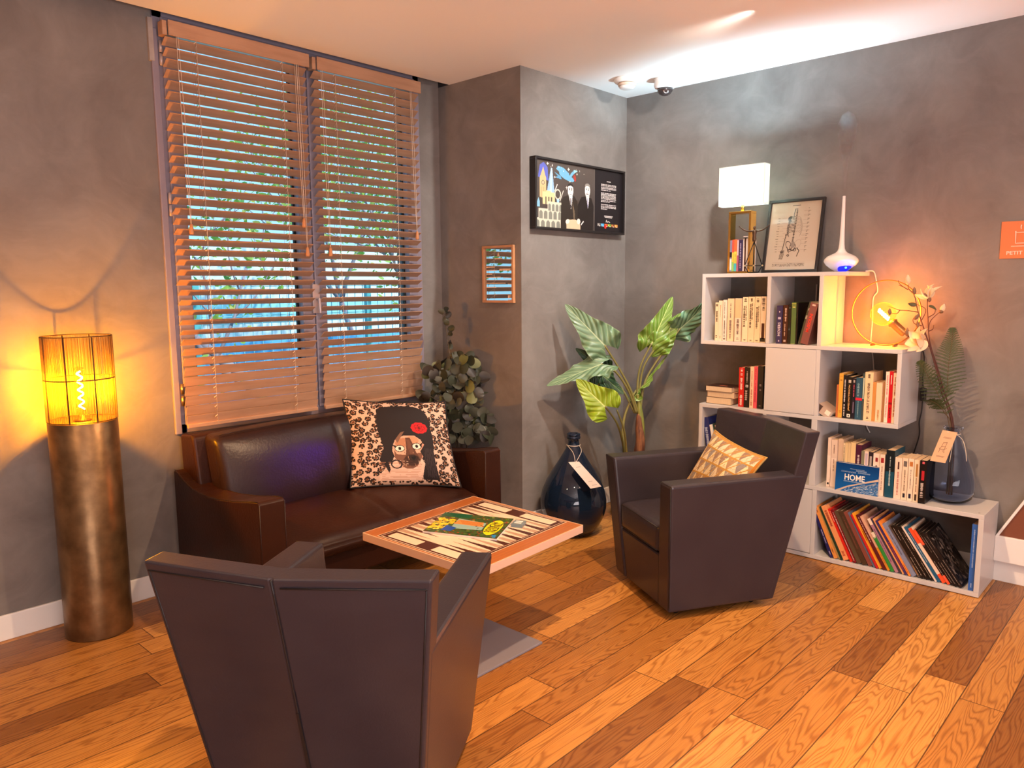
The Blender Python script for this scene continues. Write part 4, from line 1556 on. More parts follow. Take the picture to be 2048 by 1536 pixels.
# ---- middle right compartment
G = 'paperbacks in the right hand compartment'
t = thing('book', 'grey and white paperback fallen over against the left of the right compartment', 'book', (-.318, -1.548, S2 + .004), (-R(58), 0, 0), group=G)
MB().box(0, .0018, -.022, .022, 0, .150).box(.0018, .11, -.022, -.0204, 0, .150).box(.0018, .11, .0204, .022, 0, .150).build('cover', col_mat('#b9a394', .4), t, local=True)
MB().box(.0018, .107, -.0204, .0204, .002, .148).build('pages', PAGEW, t, local=True)
MB().box(-.0005, 0, -.018, .006, .008, .035).build('spine_label', col_mat('#f0e2d2', .4), t, local=True)
MB().box(-.0005, 0, -.021, .021, .06, .14).build('spine_band', col_mat('#4a3833', .4), t, local=True)
book('thin orange-brown book left of the yellow book in the right compartment', G, -1.5755, S2, .010, .175, '#b5653a', dp=.12)
book('yellow spined paperback in the right compartment', G, -1.592, S2, .021, .236, '#dba040', bands=((.93, .935, '#8a5a1f', .6), (.84, .86, '#8a5a1f', .5), (.12, .13, '#8a5a1f', .5), (.15, .16, '#8a5a1f', .5)))
book('black paperback with white handwritten title beside the yellow one', G, -1.6125, S2, .019, .228, '#15131a', tcol='#e3dcd8', bars_=((.05, .32, .40, 0), (.38, .90, .40, 0)))
book('black thriller with big pale author name and number twelve, right compartment', G, -1.636, S2, .026, .220, '#17120f', title='JAMES PATTERSON', tcol='#eab877', tz=.50, tl=.62, tw=.38, bands=((.03, .11, '#efe4d6', .62), (.05, .09, '#17120f', .25), (.86, .93, '#b9b0a4', .5)))
book('black paperback with pink title left of the teal book', G, -1.658, S2, .017, .214, '#1c1824', tcol='#d9586a', bars_=((.55, .85, .4, 0),), bands=((.90, .96, '#a59a94', .5), (.15, .42, '#7d6c86', .25)))
book('teal blue book with a red band across the spine', G, -1.684, S2, .032, .220, '#2b4f63', tcol='#8fb0b5', bands=((.46, .52, '#e0243a', 1.0),), bars_=((.56, .88, .35, .12), (.06, .44, .16, .05)))
book('narrow green and white book between teal and cream books, right compartment', G, -1.7055, S2, .010, .245, '#3a4a4a', dp=.13, bands=((.45, .9, '#c3d0b8', .5),))
book('cream paperback with bold black capital title in the right compartment', G, -1.731, S2, .040, .252, '#ecc79c', title='LE TAROT ET VOTRE AVENIR', tcol='#1d1512', tz=.47, tl=.62, tw=.30, bars_=((.88, .96, .35, 0), (.04, .08, .35, 0)))
book('tan book with plain spine right of the cream capital-lettered paperback', G, -1.7595, S2, .016, .203, '#c98a48')
book('short pale cream book with gold scribble near the right compartment middle', G, -1.7825, S2, .028, .201, '#ecc9a4', tcol='#c08a4a', bars_=((.04, .32, .3, 0),))
book('brown pocket book right of the short cream book', G, -1.8035, S2, .013, .205, '#a8764c', x=-.295)
book('white book with pink title left of the red one, right compartment', G, -1.8195, S2, .017, .261, '#f0d8c4', title='Christian Spitz', tcol='#c86a78', tz=.30, tl=.40, tw=.5, bars_=((.55, .93, .4, 0),))
book('bright red book between two white ones in the right compartment', G, -1.8375, S2, .018, .264, '#c81824', title='prendre', tcol='#4a0a10', tz=.20, tl=.20, tw=.55, bands=((.36, .40, '#8a0f18', .9), (.75, .93, '#f0c8c0', .22)))
book('white book with olive and red lettering at the right compartment end', G, -1.856, S2, .018, .257, '#ecd9c0', tcol='#a8543c', bars_=((.14, .50, .42, 0), (.56, .92, .36, 0)))
# ---- books standing on the low unit
G = 'paperbacks standing on the low shelf'
book('white narrow paperback at the left end of the low shelf row', G, -1.546, S3, .018, .270, '#e0c9b6', bands=((.02, .64, '#efd9c6', .98), (.05, .09, '#3a2a24', .5)), x=-.30)
book('white paperback second from the left in the low shelf row', G, -1.571, S3, .028, .261, '#dcc4b0', bands=((.02, .62, '#ecd5c2', .98),), tcol='#7a5a4a', bars_=((.35, .6, .2, 0), (.72, .9, .25, 0)), x=-.30)
book('grey-beige paperback third from the left in the low shelf row', G, -1.6, S3, .026, .268, '#c9ae94', x=-.285)
book('thin cream paperback with dark lettering, low shelf behind the sky-blue book', G, -1.6195, S3, .010, .249, '#e6cfa8', tcol='#3a2c22', bars_=((.6, .95, .5, 0),), x=-.29)
book('cream yellow paperback behind the left half of the sky-blue book', G, -1.632, S3, .013, .250, '#d9bd8c', x=-.29)
book('thin sand paperback behind the sky-blue book', G, -1.646, S3, .013, .253, '#d2b68a', x=-.29)
book('wider sand paperback left of the dark purple one, low shelf', G, -1.6655, S3, .024, .258, '#dcc08c', x=-.29)
book('dark purple paperback with white vertical title behind the sky-blue book', G, -1.6935, S3, .029, .250, '#4a1c34', tcol='#e0cfc8', bars_=((.60, .78, .4, 0),), x=-.29)
book('grey-green pocket book right of the dark purple paperback', G, -1.7165, S3, .015, .221, '#7a7a62', x=-.295)
book('white pocket book with lilac spine photo behind the sky-blue book', G, -1.735, S3, .020, .222, '#e2cbb8', bands=((.6, .95, '#b9a9b8', .6),), x=-.295)
book('white pocket book with dark portrait on the spine', G, -1.7565, S3, .021, .221, '#2a2026', bands=((.66, .90, '#a59a94', .5),), x=-.295)
book('white pocket book with a small red square on the spine', G, -1.7855, S3, .033, .218, '#e8d2c2', bands=((.80, .90, '#8a1f24', .35),), tcol='#5a3a32', bars_=((.5, .74, .3, 0),), x=-.295)
book('white pocket book with red picture right beside the teal-black tall book', G, -1.817, S3, .023, .219, '#e6d0ba', bands=((.80, .92, '#9c2a2a', .6),), tcol='#7a4a3a', bars_=((.15, .72, .22, 0),), x=-.305)
book('tall teal and black book in the middle of the low shelf row', G, -1.8545, S3, .040, .246, '#154a5e', dp=.17, bands=((.55, 1.0, '#0e1a20', 1.0),), tcol='#c2d0cc', bars_=((.25, .62, .22, 0), (.66, .88, .12, 0)))
book('white pocket book with a pink bird-like drawing on the spine', G, -1.8945, S3, .033, .214, '#ecd0ba', tcol='#c07468', bars_=((.1, .66, .3, 0),), bands=((.72, .90, '#4a2a2a', .22),))
book('white pocket book with grey picture, second right of the teal tall book', G, -1.926, S3, .026, .216, '#e9cfb4', bands=((.80, .93, '#6a6460', .6), (.06, .16, '#2a2a34', .4)), tcol='#7a6248', bars_=((.22, .72, .25, 0),))
book('white pocket book with orange picture, third right of the teal tall book', G, -1.9535, S3, .024, .217, '#ecd4bc', bands=((.82, .93, '#b8743a', .6), (.06, .17, '#26263a', .45)), tcol='#7a7068', bars_=((.30, .76, .22, 0),))
book('cream pocket book with brown spine picture left of the black-red one', G, -1.980, S3, .024, .216, '#edd2b2', bands=((.60, .90, '#a8763c', .35), (.03, .18, '#3a2a20', .4)), tcol='#7a5638', bars_=((.25, .58, .25, 0),))
book('black pocket book with red title touching the blue glass vase', G, -2.011, S3, .031, .219, '#110b0d', tcol='#d8c8c0', bars_=((.14, .48, .45, .05),), bands=((.54, .76, '#b52430', .4), (.92, .97, '#d05a64', .35)), x=-.315)
# ---- landscape book propped in front
t = thing('book', 'sky-blue landscape book titled HOME propped on the low shelf', 'book', (-.331, -1.702, S3 + .0008), (0, R(3), 0))
cv = Canvas(190, 128, '#1c62a8')
for k in range(128):
    f_ = k / 128
    cv.a[k, :, :] = np.array(lin('#1d63ad')) * (1 - f_) + np.array(lin('#123a74')) * f_
cv.poly([(.12, .0), (.30, .16), (.62, .34), (1, .52), (1, .60), (.60, .38), (.28, .20), (.02, .0)], '#c9b7a4')
cv.poly([(.14, .0), (.34, .14), (.64, .30), (1, .46), (1, 0)], '#3d6ea8')
gg = np.random.RandomState(8)
for k in range(200):
    x = .25 + .75 * gg.rand()
    y = gg.rand() * .42 * x
    cv.ell(x, y, .03 * gg.rand() + .008, .012 * gg.rand() + .005, ['#8fb0cf', '#5f86b4', '#2f5f9c', '#b9c4cc', '#6f7f94'][gg.randint(5)], .5)
for k in range(14):
    cv.line([(.40 + .02 * k, .14 + .008 * k), (.95, .40 + .005 * k)], .003, '#8b93a0')
Wd, Hd, Td = .216, .150, .030
PR = print_mat('glossy_print', 0.22)
cv.mesh('front_cover', lambda u, v: np.stack([u * 0 - .0006, Wd / 2 - u * Wd, v * Hd], -1), PR, t, local=True)
MB().box(0, .0018, -Wd / 2, Wd / 2, 0, Hd).box(Td - .0018, Td, -Wd / 2, Wd / 2, 0, Hd).box(.0018, Td - .0018, Wd / 2 - .002, Wd / 2, 0, Hd).build('cover', col_mat('#3a5f8f'), t, local=True)
MB().box(.0018, Td - .0018, -Wd / 2 + .003, Wd / 2 - .003, .003, Hd - .003).build('pages', mat('white_pages', (0.7, 0.66, 0.62), 0.6), t, local=True)
WI = col_mat('#f4ece4')
BLI = col_mat('#7f9fc4')
lettering(t, 'HOME', (-.0012, .010, .078), (0, -1, 0), (0, 0, 1), .102, .033, WI, local=True, name='title_lettering')
lettering(t, 'COMPRENDRE', (-.0012, .042, .106), (0, -1, 0), (0, 0, 1), .075, .008, BLI, local=True, name='title_lettering')
mb = MB()
for (y, z, L, hh) in ((.012, .056, .105, .006), (-.02, .117, .05, .007), (-.035, .108, .06, .006), (.0, .124, .07, .003), (-.03, .047, .03, .004)):
    k = y + L / 2
    while k > y - L / 2:
        l_ = rnd.uniform(.002, .006)
        mb.box(-.0012, -.0009, k - l_ * .7, k, z - hh / 2, z + hh / 2)
        k -= l_
mb.build('subtitle_lettering', BLI, t, local=True)

# ---- tilted albums in the bottom compartment
G = 'albums leaning in the bottom compartment'
ALB = [('navy blue album leaning at the far left of the bottom compartment', .0155, '#25235a', ('#c9c4e0', ((.28, .55, .3, 0), (.05, .12, .4, 0))), .285),
       ('orange album right of the navy one in the bottom compartment', .0165, '#e0934a', ('#7a3f1a', ((.1, .2, .4, 0), (.85, .95, .4, 0))), .305),
       ('thin cream and green album third from the left in the bottom compartment', .009, '#b9a86a', ('#7a2a3a', ((.4, .5, .6, 0),)), .292),
       ('thin dark green album left of the wide salmon one', .008, '#1f3a2a', None, .300),
       ('wide salmon-orange album with red lettering on the upper spine', .026, '#ea9a62', ('#a8301c', ((.62, .92, .6, 0), (.08, .16, .5, 0))), .304),
       ('bright red album right of the wide salmon one', .0145, '#d8261c', ('#e8c8a8', ((.75, .95, .3, 0),)), .296),
       ('dark red album with white dotted spine', .013, '#7a1820', ('#e6d6cc', ((.04, .95, .35, 0),)), .296),
       ('thick olive-brown album left of its darker brown twin', .022, '#5a4a38', None, .292),
       ('thick dark brown album right of the olive-brown one', .021, '#4a3626', ('#7a4a3a', ((.3, .9, .4, 0),)), .298),
       ('dusty rose-brown album left of the blue-grey thin one', .019, '#86483c', None, .300),
       ('thin blue-grey album in the middle of the leaning row', .011, '#64708a', None, .304),
       ('thin red album between the blue-grey and yellow ones', .008, '#c02028', None, .296),
       ('yellow-orange album in the middle of the leaning row', .0165, '#eaa02e', ('#8a4a12', ((.5, .7, .3, 0),)), .308),
       ('maroon album right of the yellow-orange one', .014, '#5a1a20', ('#d9b4a4', ((.5, .95, .4, 0),)), .304),
       ('cream and pink album right of the maroon one', .0125, '#dba98c', ('#9a4a4a', ((.1, .3, .4, 0),)), .300),
       ('short green album with white head, lower than its neighbours', .015, '#2f8a3a', ('#e8d8c0', ((.85, .97, .8, 0),)), .215),
       ('mauve album right of the short green one', .0145, '#a87a8c', ('#6a3a5a', ((.2, .8, .35, 0),)), .296),
       ('thin slate album between the mauve and orange ones', .009, '#3a3444', None, .300),
       ('thin pale orange album left of the violet one', .009, '#eaa46a', None, .304),
       ('violet-blue album between two thin orange ones', .0125, '#3c2f6a', ('#a03a4a', ((.1, .6, .5, 0),)), .298),
       ('thin vivid orange album right of the violet one', .009, '#ee8a38', ('#8a2a1a', ((.05, .2, .4, 0),)), .300),
       ('blue-grey wide magazine album left of the black ones', .020, '#7f88a4', ('#5a5a72', ((.4, .9, .3, 0),)), .288),
       ('brown-grey album with an orange foot left of the black ones', .012, '#5a4c48', ('#c08a4a', ((.05, .22, .5, 0),)), .284),
       ('first black album of the dark run, counted from the left', .0145, '#17110f', ('#e0d0c4', ((.72, .95, .12, 0), (.06, .40, .16, 0))), .288),
       ('second black album of the dark run, counted from the left', .0145, '#1b1412', ('#d8c8bc', ((.06, .92, .14, 0),)), .292),
       ('third black album of the dark run, counted from the left', .0145, '#15100e', ('#d9cabc', ((.55, .90, .12, 0), (.05, .35, .16, 0))), .292),
       ('thin ivory album between the third black album and the blue one', .007, '#e6d2c4', None, .300),
       ('blue-teal album right of the thin ivory one', .0145, '#235a7c', ('#dfe8e8', ((.35, .9, .16, 0),)), .298),
       ('ivory album with orange head and foot', .0165, '#eed2bc', None, .296),
       ('black album just right of the ivory album with orange ends', .0125, '#181213', ('#d0c0b8', ((.05, .42, .14, 0), (.7, .95, .1, 0))), .294),
       ('black album third from the vertical blue one', .0125, '#1c1516', ('#d0c0b8', ((.05, .42, .14, 0), (.6, .95, .1, 0))), .294),
       ('black album second from the vertical blue one', .0125, '#141012', ('#d0c0b8', ((.05, .45, .14, 0), (.5, .92, .1, 0))), .292),
       ('black album with grey photo cover at the right end of the leaning row', .0125, '#1a1516', ('#cabcb4', ((.05, .5, .14, 0), (.72, .95, .1, 0))), .292)]
y = -1.584
n = len(ALB)


def alb_lean(i):
    return R(23.5 + 13.0 * (min(i, n - 1) / (n - 1)) ** 0.8)


_slack = sum(.29 * (math.sin(alb_lean(i + 1)) - math.sin(alb_lean(i))) + .0004 for i in range(n))
_fit = (0.640 - _slack) / sum(q[1] / math.cos(alb_lean(i)) for i, q in enumerate(ALB))
for i, (lb, th, colr, det, h) in enumerate(ALB):
    th *= _fit
    a, a2 = alb_lean(i), alb_lean(i + 1)
    cy = y - th / 2 * math.cos(a)
    bnd = ()
    if 'ivory album with orange' in lb:
        bnd = ((.72, 1.0, '#e8532c'), (0, .16, '#e8532c'))
    if 'short green' in lb:
        bnd = ((.88, 1.0, '#ead8c4'),)
    if 'cream and pink' in lb:
        bnd = ((.0, .42, '#d98a2a'),)
    o = book(lb, G, cy, S4, th, h, colr, dp=.225, lean=-a, x=-.318 + rnd.uniform(-.006, .006), tcol=det[0] if det else '#111111',
             bars_=det[1] if det else (), bands=bnd, pages=PAGEW, gloss=.35, name='album')
    y -= th / math.cos(a) + .29 * (math.sin(a2) - math.sin(a)) + .0004
cv = Canvas(60, 70, '#3a3230')
for k in range(160):
    cv.ell(gg.rand(), gg.rand(), .08 * gg.rand() + .02, .05 * gg.rand() + .01, ['#2a2322', '#5a4e4a', '#1a1515', '#7a6c66', '#14100f'][gg.randint(5)], gg.rand() * 3)
cv.mesh('cover_photo', lambda u, v: np.stack([.01 + u * .205, u * 0 - th / 2 - .0005, .012 + v * .268], -1), PR, o, local=True)
book('bright blue album standing upright at the right end of the bottom compartment', None, -2.2515, S4, .023, .330, '#2f62b4', dp=.235, x=-.32, tcol='#a9c0e4', bars_=((.35, .92, .25, 0), (.05, .12, .3, 0)), bands=(), name='album')

# ================================================================== things on the top board
TOP = 1.565
GOLD = mat('polished_gold', (0.80, 0.52, 0.14), 0.22, 1.0)
t = thing('table_lamp', 'lit table lamp with white rectangular shade and gold frame base', 'lamp', (-0.231, -0.968, TOP))
y0, y1 = -1.037, -0.899
mb = MB()
mb.box(-0.2635, -0.1985, y0, y1, TOP + .0004, TOP + 0.012)
mb.box(-0.2635, -0.1985, y0, y1, 1.905, 1.918)
mb.box(-0.2635, -0.1985, y0, y0 + 0.013, TOP + .012, 1.905)
mb.box(-0.2635, -0.1985, y1 - 0.013, y1, TOP + .012, 1.905)
mb.build('base_frame', GOLD, t, bevel=0.0015)
MB().tube([(-.231, -.968, 1.918), (-.231, -.968, 1.965)], 0.0095, 14).build('neck', GOLD, t)
SHADE = bpy.data.materials.new('lit_lamp_shade')
SHADE.use_nodes = True
_n = SHADE.node_tree
_b = _n.nodes['Principled BSDF']
_b.inputs['Base Color'].default_value = (0.85, 0.85, 0.78, 1)
_b.inputs['Roughness'].default_value = 0.8
_tr = _n.nodes.new('ShaderNodeBsdfTranslucent')
_tr.inputs[0].default_value = (0.90, 0.88, 0.76, 1)
_ms = _n.nodes.new('ShaderNodeMixShader')
_ms.inputs[0].default_value = 0.55
_n.links.new(_b.outputs[0], _ms.inputs[1])
_n.links.new(_tr.outputs[0], _ms.inputs[2])
_n.links.new(_ms.outputs[0], _n.nodes['Material Output'].inputs[0])
sx0, sx1, sy0, sy1, sz0, sz1 = -0.264, -0.198, -1.109, -0.832, 1.952, 2.172
mb = MB()
e = 0.0025
mb.box(sx0, sx0 + e, sy0, sy1, sz0, sz1).box(sx1 - e, sx1, sy0, sy1, sz0, sz1)
mb.box(sx0 + e, sx1 - e, sy0, sy0 + e, sz0, sz1).box(sx0 + e, sx1 - e, sy1 - e, sy1, sz0, sz1)
mb.build('lamp_shade', SHADE, t)
mb = MB()
for z in (sz0, sz1):
    mb.tube([(sx0, sy0, z), (sx1, sy0, z), (sx1, sy1, z), (sx0, sy1, z)], 0.0016, 5, closed=True)
mb.tube([(-.231, sy0, 1.965), (-.231, sy1, 1.965)], 0.002, 5)
mb.build('shade_ring', mat('white_wire', (.75, .74, .7), .5), t)
MB().sphere((-.231, -.968, 2.020), 0.019, 12, sc=(1, 1, 1.3)).build('bulb', mat('cool_bulb', (1, 1, 1), .5, emit=(0.80, 0.93, 1.0), estr=18), t)
light('table_lamp_glow', 'POINT', (-.231, -.968, 2.115), 50, (0.58, 0.86, 1.0), 0.022)

G = 'pocket books standing under the lamp frame'
zb = TOP + 0.0125
book('pocket book with black and white spine at the left under the lamp', G, -0.919, zb, .0125, .178, '#7a7690', dp=.11, x=-.262, bands=((.45, .62, '#15131a'), (.05, .4, '#d9d2cc', .8)))
book('red to green rainbow pocket book, second under the lamp', G, -0.932, zb, .0115, .181, '#e0503a', dp=.11, x=-.262, bands=((.3, .6, '#e8b84a'), (0, .3, '#7fb45a')))
book('orange to turquoise pocket book, third under the lamp', G, -0.947, zb, .0165, .182, '#e0683c', dp=.11, x=-.262, bands=((.25, .62, '#ecc04e'), (0, .25, '#3aa0a8')), tcol='#2a1a18', bars_=((.25, .55, .3, 0),))
book('thin mauve pocket book, fourth under the lamp', G, -0.962, zb, .0105, .181, '#9a5068', dp=.11, x=-.262, bands=((.5, .98, '#c0b4bc', .8),))
book('dark violet pocket book with pale lettering under the lamp', G, -0.981, zb, .0245, .178, '#2a2448', dp=.11, x=-.262, tcol='#b4aac8', bars_=((.1, .9, .3, .1),))
book('taller white and brown pocket book at the right under the lamp', G, -1.007, zb, .0265, .198, '#cdbfb6', dp=.11, x=-.262, bands=((0, .96, '#3c2016', .35), (.93, .97, '#46484a')), tcol='#44403c', bars_=((.68, .9, .3, .2),))

# ---- bronze figure on a wire diamond
t = thing('sculpture', 'small bronze figure with outspread arms on a black wire diamond', 'sculpture', (-0.288, -1.072, TOP))
BRZ = mat('dark_bronze', (0.12, 0.075, 0.05), 0.32, 0.9)
ax, ay = -0.288, -1.072
apex = (ax, ay, 1.742)
ringp = [(ax + .040 * math.cos(PI / 3 * k + .35), ay + .057 * math.sin(PI / 3 * k + .35), 1.607) for k in range(6)]
lowp = [(ax + .024 * math.cos(PI / 3 * k + .35), ay + .034 * math.sin(PI / 3 * k + .35), 1.570) for k in range(6)]
mb = MB()
for k in range(6):
    mb.tube([apex, ringp[k]], 0.0023, 6)
    mb.tube([ringp[k], lowp[k]], 0.0023, 6)
    mb.tube([ringp[k], ringp[(k + 1) % 6]], 0.0014, 6)
    mb.tube([lowp[k], lowp[(k + 1) % 6]], 0.0023, 6)
mb.build('wire_diamond', mat('black_metal', (0.012, 0.011, 0.012), 0.4, 0.5), t)
for p in ringp:
    MB().sphere(p, 0.0048, 8).build('joint', mat('pale_brass', (0.75, 0.62, 0.35), 0.3, 1.0), t)
mb = MB()
mb.tube(smooth_path([(ax, ay, 1.742), (ax, ay, 1.755), (ax, ay, 1.775), (ax, ay, 1.792), (ax, ay, 1.803), (ax, ay, 1.809)], 3),
        [.006, .009, .011, .0115, .0115, .0105, .010, .0105, .012, .013, .0135, .013, .011, .007, .005, .0048], 12)
mb.sphere((ax - .002, ay, 1.818), .0085, 10, sc=(.9, .85, 1.15))
for sg in (-1, 1):
    mb.tube(smooth_path([(ax, ay + sg * .010, 1.801), (ax - .004, ay + sg * .035, 1.800), (ax - .006, ay + sg * .060, 1.808), (ax - .006, ay + sg * .086, 1.826)], 4),
            [.0052 - .00022 * i for i in range(13)], 8)
    mb.sphere((ax - .006, ay + sg * .089, 1.829), .0042, 6, sc=(.7, 1.1, .9))
    mb.tube([(ax, ay + sg * .005, 1.765), (ax - .002, ay + sg * .008, 1.752), (ax, ay + sg * .004, 1.742)], .0048, 8)
mb.build('figure', BRZ, t)

# ---- skeleton print leaning on the wall
t = thing('framed_print', 'black framed skeleton engraving leaning on the wall above the shelf', 'picture', (-0.10, -1.2, TOP))
BLKW = mat('black_frame_wood', (0.016, 0.013, 0.013), 0.35)
b0, b1 = Vector((-.105, -1.042, TOP + .001)), Vector((-.105, -1.366, TOP + .001))
tl_ = Vector((-.024, -1.042, 1.982))
up = (tl_ - b0)
uh = up.length
up.normalize()
rt = Vector((0, -1, 0))
nn = rt.cross(up).normalized()      # towards the room
Wp, Hp = .324, uh


def fp(u, v, d=0.0):
    return b0 + rt * (u * Wp) + up * (v * Hp) + nn * d


fw = .0155
mb = MB()
for (u0, u1, v0, v1) in ((0, 1, 0, fw / Hp), (0, 1, 1 - fw / Hp, 1), (0, fw / Wp, fw / Hp, 1 - fw / Hp), (1 - fw / Wp, 1, fw / Hp, 1 - fw / Hp)):
    mb.hexa([fp(u0, v0), fp(u1, v0), fp(u1, v1), fp(u0, v1), fp(u0, v0, .02), fp(u1, v0, .02), fp(u1, v1, .02), fp(u0, v1, .02)])
mb.build('frame', BLKW, t, bevel=.0015)
cv = Canvas(250, 330, '#b9a591')
DI, MI = '#3a302c', '#8a7a6e'
sp1 = [(.52, .90), (.53, .80), (.52, .68), (.505, .55), (.50, .42)]
for k in range(26):
    f_ = k / 25
    x = .525 - .03 * f_ ** 1.5
    y = .90 - .50 * f_
    cv.rect(x - .012 - .006 * f_, y - .007, x + .012 + .006 * f_, y + .006, DI if k % 2 else MI)
    cv.line([(x - .02, y), (x + .02, y)], .0014, DI)
cv.line(sp1, .0025, DI)
cv.line([(.49, .90), (.47, .82), (.47, .76)], .006, DI)
for k in range(11):
    y = .775 - .022 * k
    w_ = .10 + .045 * math.sin(PI * k / 12)
    cv.line([(.52, y + .008), (.52 + w_ * .7, y + .002), (.52 + w_, y - .03), (.52 + w_ * .8, y - .065)], .0022, MI)
    cv.line([(.50, y + .008), (.50 - w_ * .7, y + .004), (.50 - w_, y - .03), (.50 - w_ * .75, y - .065)], .0040, DI)
cv.ell(.40, .77, .045, .022, DI, .5)
cv.ell(.385, .745, .025, .03, DI)
cv.line([(.375, .745), (.365, .56), (.355, .52)], .0036, MI)
cv.ell(.355, .52, .018, .012, DI)
cv.line([(.35, .52), (.325, .38), (.31, .30)], .005, DI)
cv.line([(.365, .52), (.34, .38), (.325, .30)], .003, MI)
for k in range(5):
    cv.line([(.30 + .012 * k, .29), (.27 + .018 * k, .22), (.265 + .015 * k, .16)], .0035, DI)
cv.ell(.30, .27, .03, .02, DI)
cv.ell(.43, .36, .055, .075, DI, .5, .82)
cv.ell(.60, .38, .060, .070, MI, -.4, .93)
cv.ell(.51, .34, .06, .06, DI, 0, .75)
cv.ell(.51, .37, .04, .05, MI)
cv.ell(.46, .29, .035, .022, DI, 0, .6)
cv.ell(.555, .295, .035, .022, DI, 0, .6)
cv.line([(.60, .32), (.645, .28), (.61, .20)], .006, DI)
cv.line([(.40, .34), (.42, .28), (.45, .25)], .004, DI)
cv.ell(.435, .215, .026, .017, DI, 0, .4)
cv.rect(.42, .945, .58, .955, DI)
for k in range(34):
    y = .90 - .019 * k
    if k % 3 != 1:
        cv.line([(.66, y), (.74 + .03 * ((k * 7) % 3), y)], .0009, MI)
        cv.rect(.74, y - .003, .76 + .02 * ((k * 5) % 3), y + .003, DI)
    if k % 2 and y < .80:
        cv.line([(.20 + .005 * (k % 4), y), (.34, y + .002)], .0009, MI)
        cv.rect(.165 - .01 * (k % 3), y - .003, .20, y + .003, DI)
cv.rect(.14, .108, .78, .112, MI)
for j, y in enumerate((.090, .075, .060)):
    x = .14
    while x < .78:
        L = rnd.uniform(.01, .03)
        cv.rect(x, y - .004, min(x + L, .78), y + .004, DI if rnd.random() < .6 else MI)
        x += L + .006
i_ = fw / Wp
j_ = fw / Hp
cv.mesh('print', quad_fn(fp(i_, j_, .008), fp(1 - i_, j_, .008), fp(1 - i_, 1 - j_, .008), fp(i_, 1 - j_, .008)), print_mat('print_under_glass', .12, coat=.6), t)
MB().hexa([fp(.01, .01, .001), fp(.99, .01, .001), fp(.99, .99, .001), fp(.01, .99, .001), fp(.01, .01, .007), fp(.99, .01, .007), fp(.99, .99, .007), fp(.01, .99, .007)]).build('back_panel', mat('brown_board', (.2, .13, .08), .8), t)

# ---- aroma diffuser and its mist
dx, dy = -0.20, -1.523
t = thing('aroma_diffuser', 'white drop-shaped diffuser with a tall spout and blue light on the shelf', 'diffuser', (dx, dy, TOP))
CERA = mat('white_ceramic', (0.80, 0.76, 0.74), 0.25, coat=.3)
prof = [(0.0, .0004), (.024, .001), (.032, .004), (.055, .020), (.075, .036), (.084, .050), (.086, .058), (.083, .068), (.070, .082), (.050, .092), (.032, .100), (.022, .109), (.0165, .122), (.0135, .145), (.0115, .19), (.0098, .26), (.0085, .34), (.0075, .395), (.0065, .397), (.0058, .390), (.0, .388)]
MB().lathe(prof, 48, (dx, dy, TOP)).build('body', CERA, t)
lf_d = Vector((-0.72, -0.69, 0)).normalized()
MB().sphere((dx + lf_d.x * .060, dy + lf_d.y * .060, TOP + .021), .006, 10).build('led', mat('blue_led', (.1, .3, 1), .3, emit=(.05, .30, 1.0), estr=3), t)
_a0 = math.atan2(lf_d.y, lf_d.x)
_pz = [(.0245, .0012), (.033, .0050), (.044, .0125), (.055, .0205), (.063, .0270), (.069, .0315)]
mb = MB()
mb.grid(lambda u, v: (dx + (np.interp(v * 5, range(6), [q[0] for q in _pz]) + .0007) * math.cos(_a0 + (2 * u - 1) * .80 * math.sqrt(max(0.02, 1 - (.98 * v) ** 2.5))),
                      dy + (np.interp(v * 5, range(6), [q[0] for q in _pz]) + .0007) * math.sin(_a0 + (2 * u - 1) * .80 * math.sqrt(max(0.02, 1 - (.98 * v) ** 2.5))),
                      TOP + np.interp(v * 5, range(6), [q[1] for q in _pz]) - .0004), 20, 10)
mb.build('led_glow_patch', mat('blue_glow', (.02, .03, .5), .4, emit=(.0, .012, 1.0), estr=.9), t)  # emissive patch on the body, imitates the LED glow showing through it
light('diffuser_led', 'SPOT', (dx + lf_d.x * .128, dy + lf_d.y * .128, TOP + .034), 190, (.10, .015, 1.0), .008,
      (Vector((-2.30, 0.35, .60)) - Vector((dx, dy, TOP))).to_track_quat('-Z', 'Y').to_euler(), 10, 1.0)
light('diffuser_glow', 'POINT', (dx + lf_d.x * .100, dy + lf_d.y * .100, TOP + .022), .30, (.02, .04, 1.0), .01)
MIST = bpy.data.materials.new('water_mist')
MIST.use_nodes = True
_n = MIST.node_tree
_n.nodes.remove(_n.nodes['Principled BSDF'])
_v = _n.nodes.new('ShaderNodeVolumePrincipled')
_v.inputs['Color'].default_value = (1, 1, 1, 1)
_tc = _n.nodes.new('ShaderNodeTexCoord')
_nz = _n.nodes.new('ShaderNodeTexNoise')
_nz.inputs['Scale'].default_value = 16
_nz.inputs['Detail'].default_value = 3
_mr = _n.nodes.new('ShaderNodeMapRange')
_mr.inputs[1].default_value = .40
_mr.inputs[2].default_value = .72
_mr.inputs[4].default_value = 13.0
_n.links.new(_tc.outputs['Object'], _nz.inputs['Vector'])
_n.links.new(_nz.outputs['Fac'], _mr.inputs[0])
_n.links.new(_mr.outputs[0], _v.inputs['Density'])
_n.links.new(_v.outputs[0], _n.nodes['Material Output'].inputs['Volume'])
t2 = MB().lathe([(.004, .0), (.006, .05), (.010, .12), (.018, .18), (.030, .24), (.045, .31), (.05, .36), (.03, .41), (0, .43)], 20, (dx, dy, TOP + .400)).build('mist', MIST)
tag(t2, 'thin white plume of mist rising from the diffuser spout', 'mist', kind='stuff')

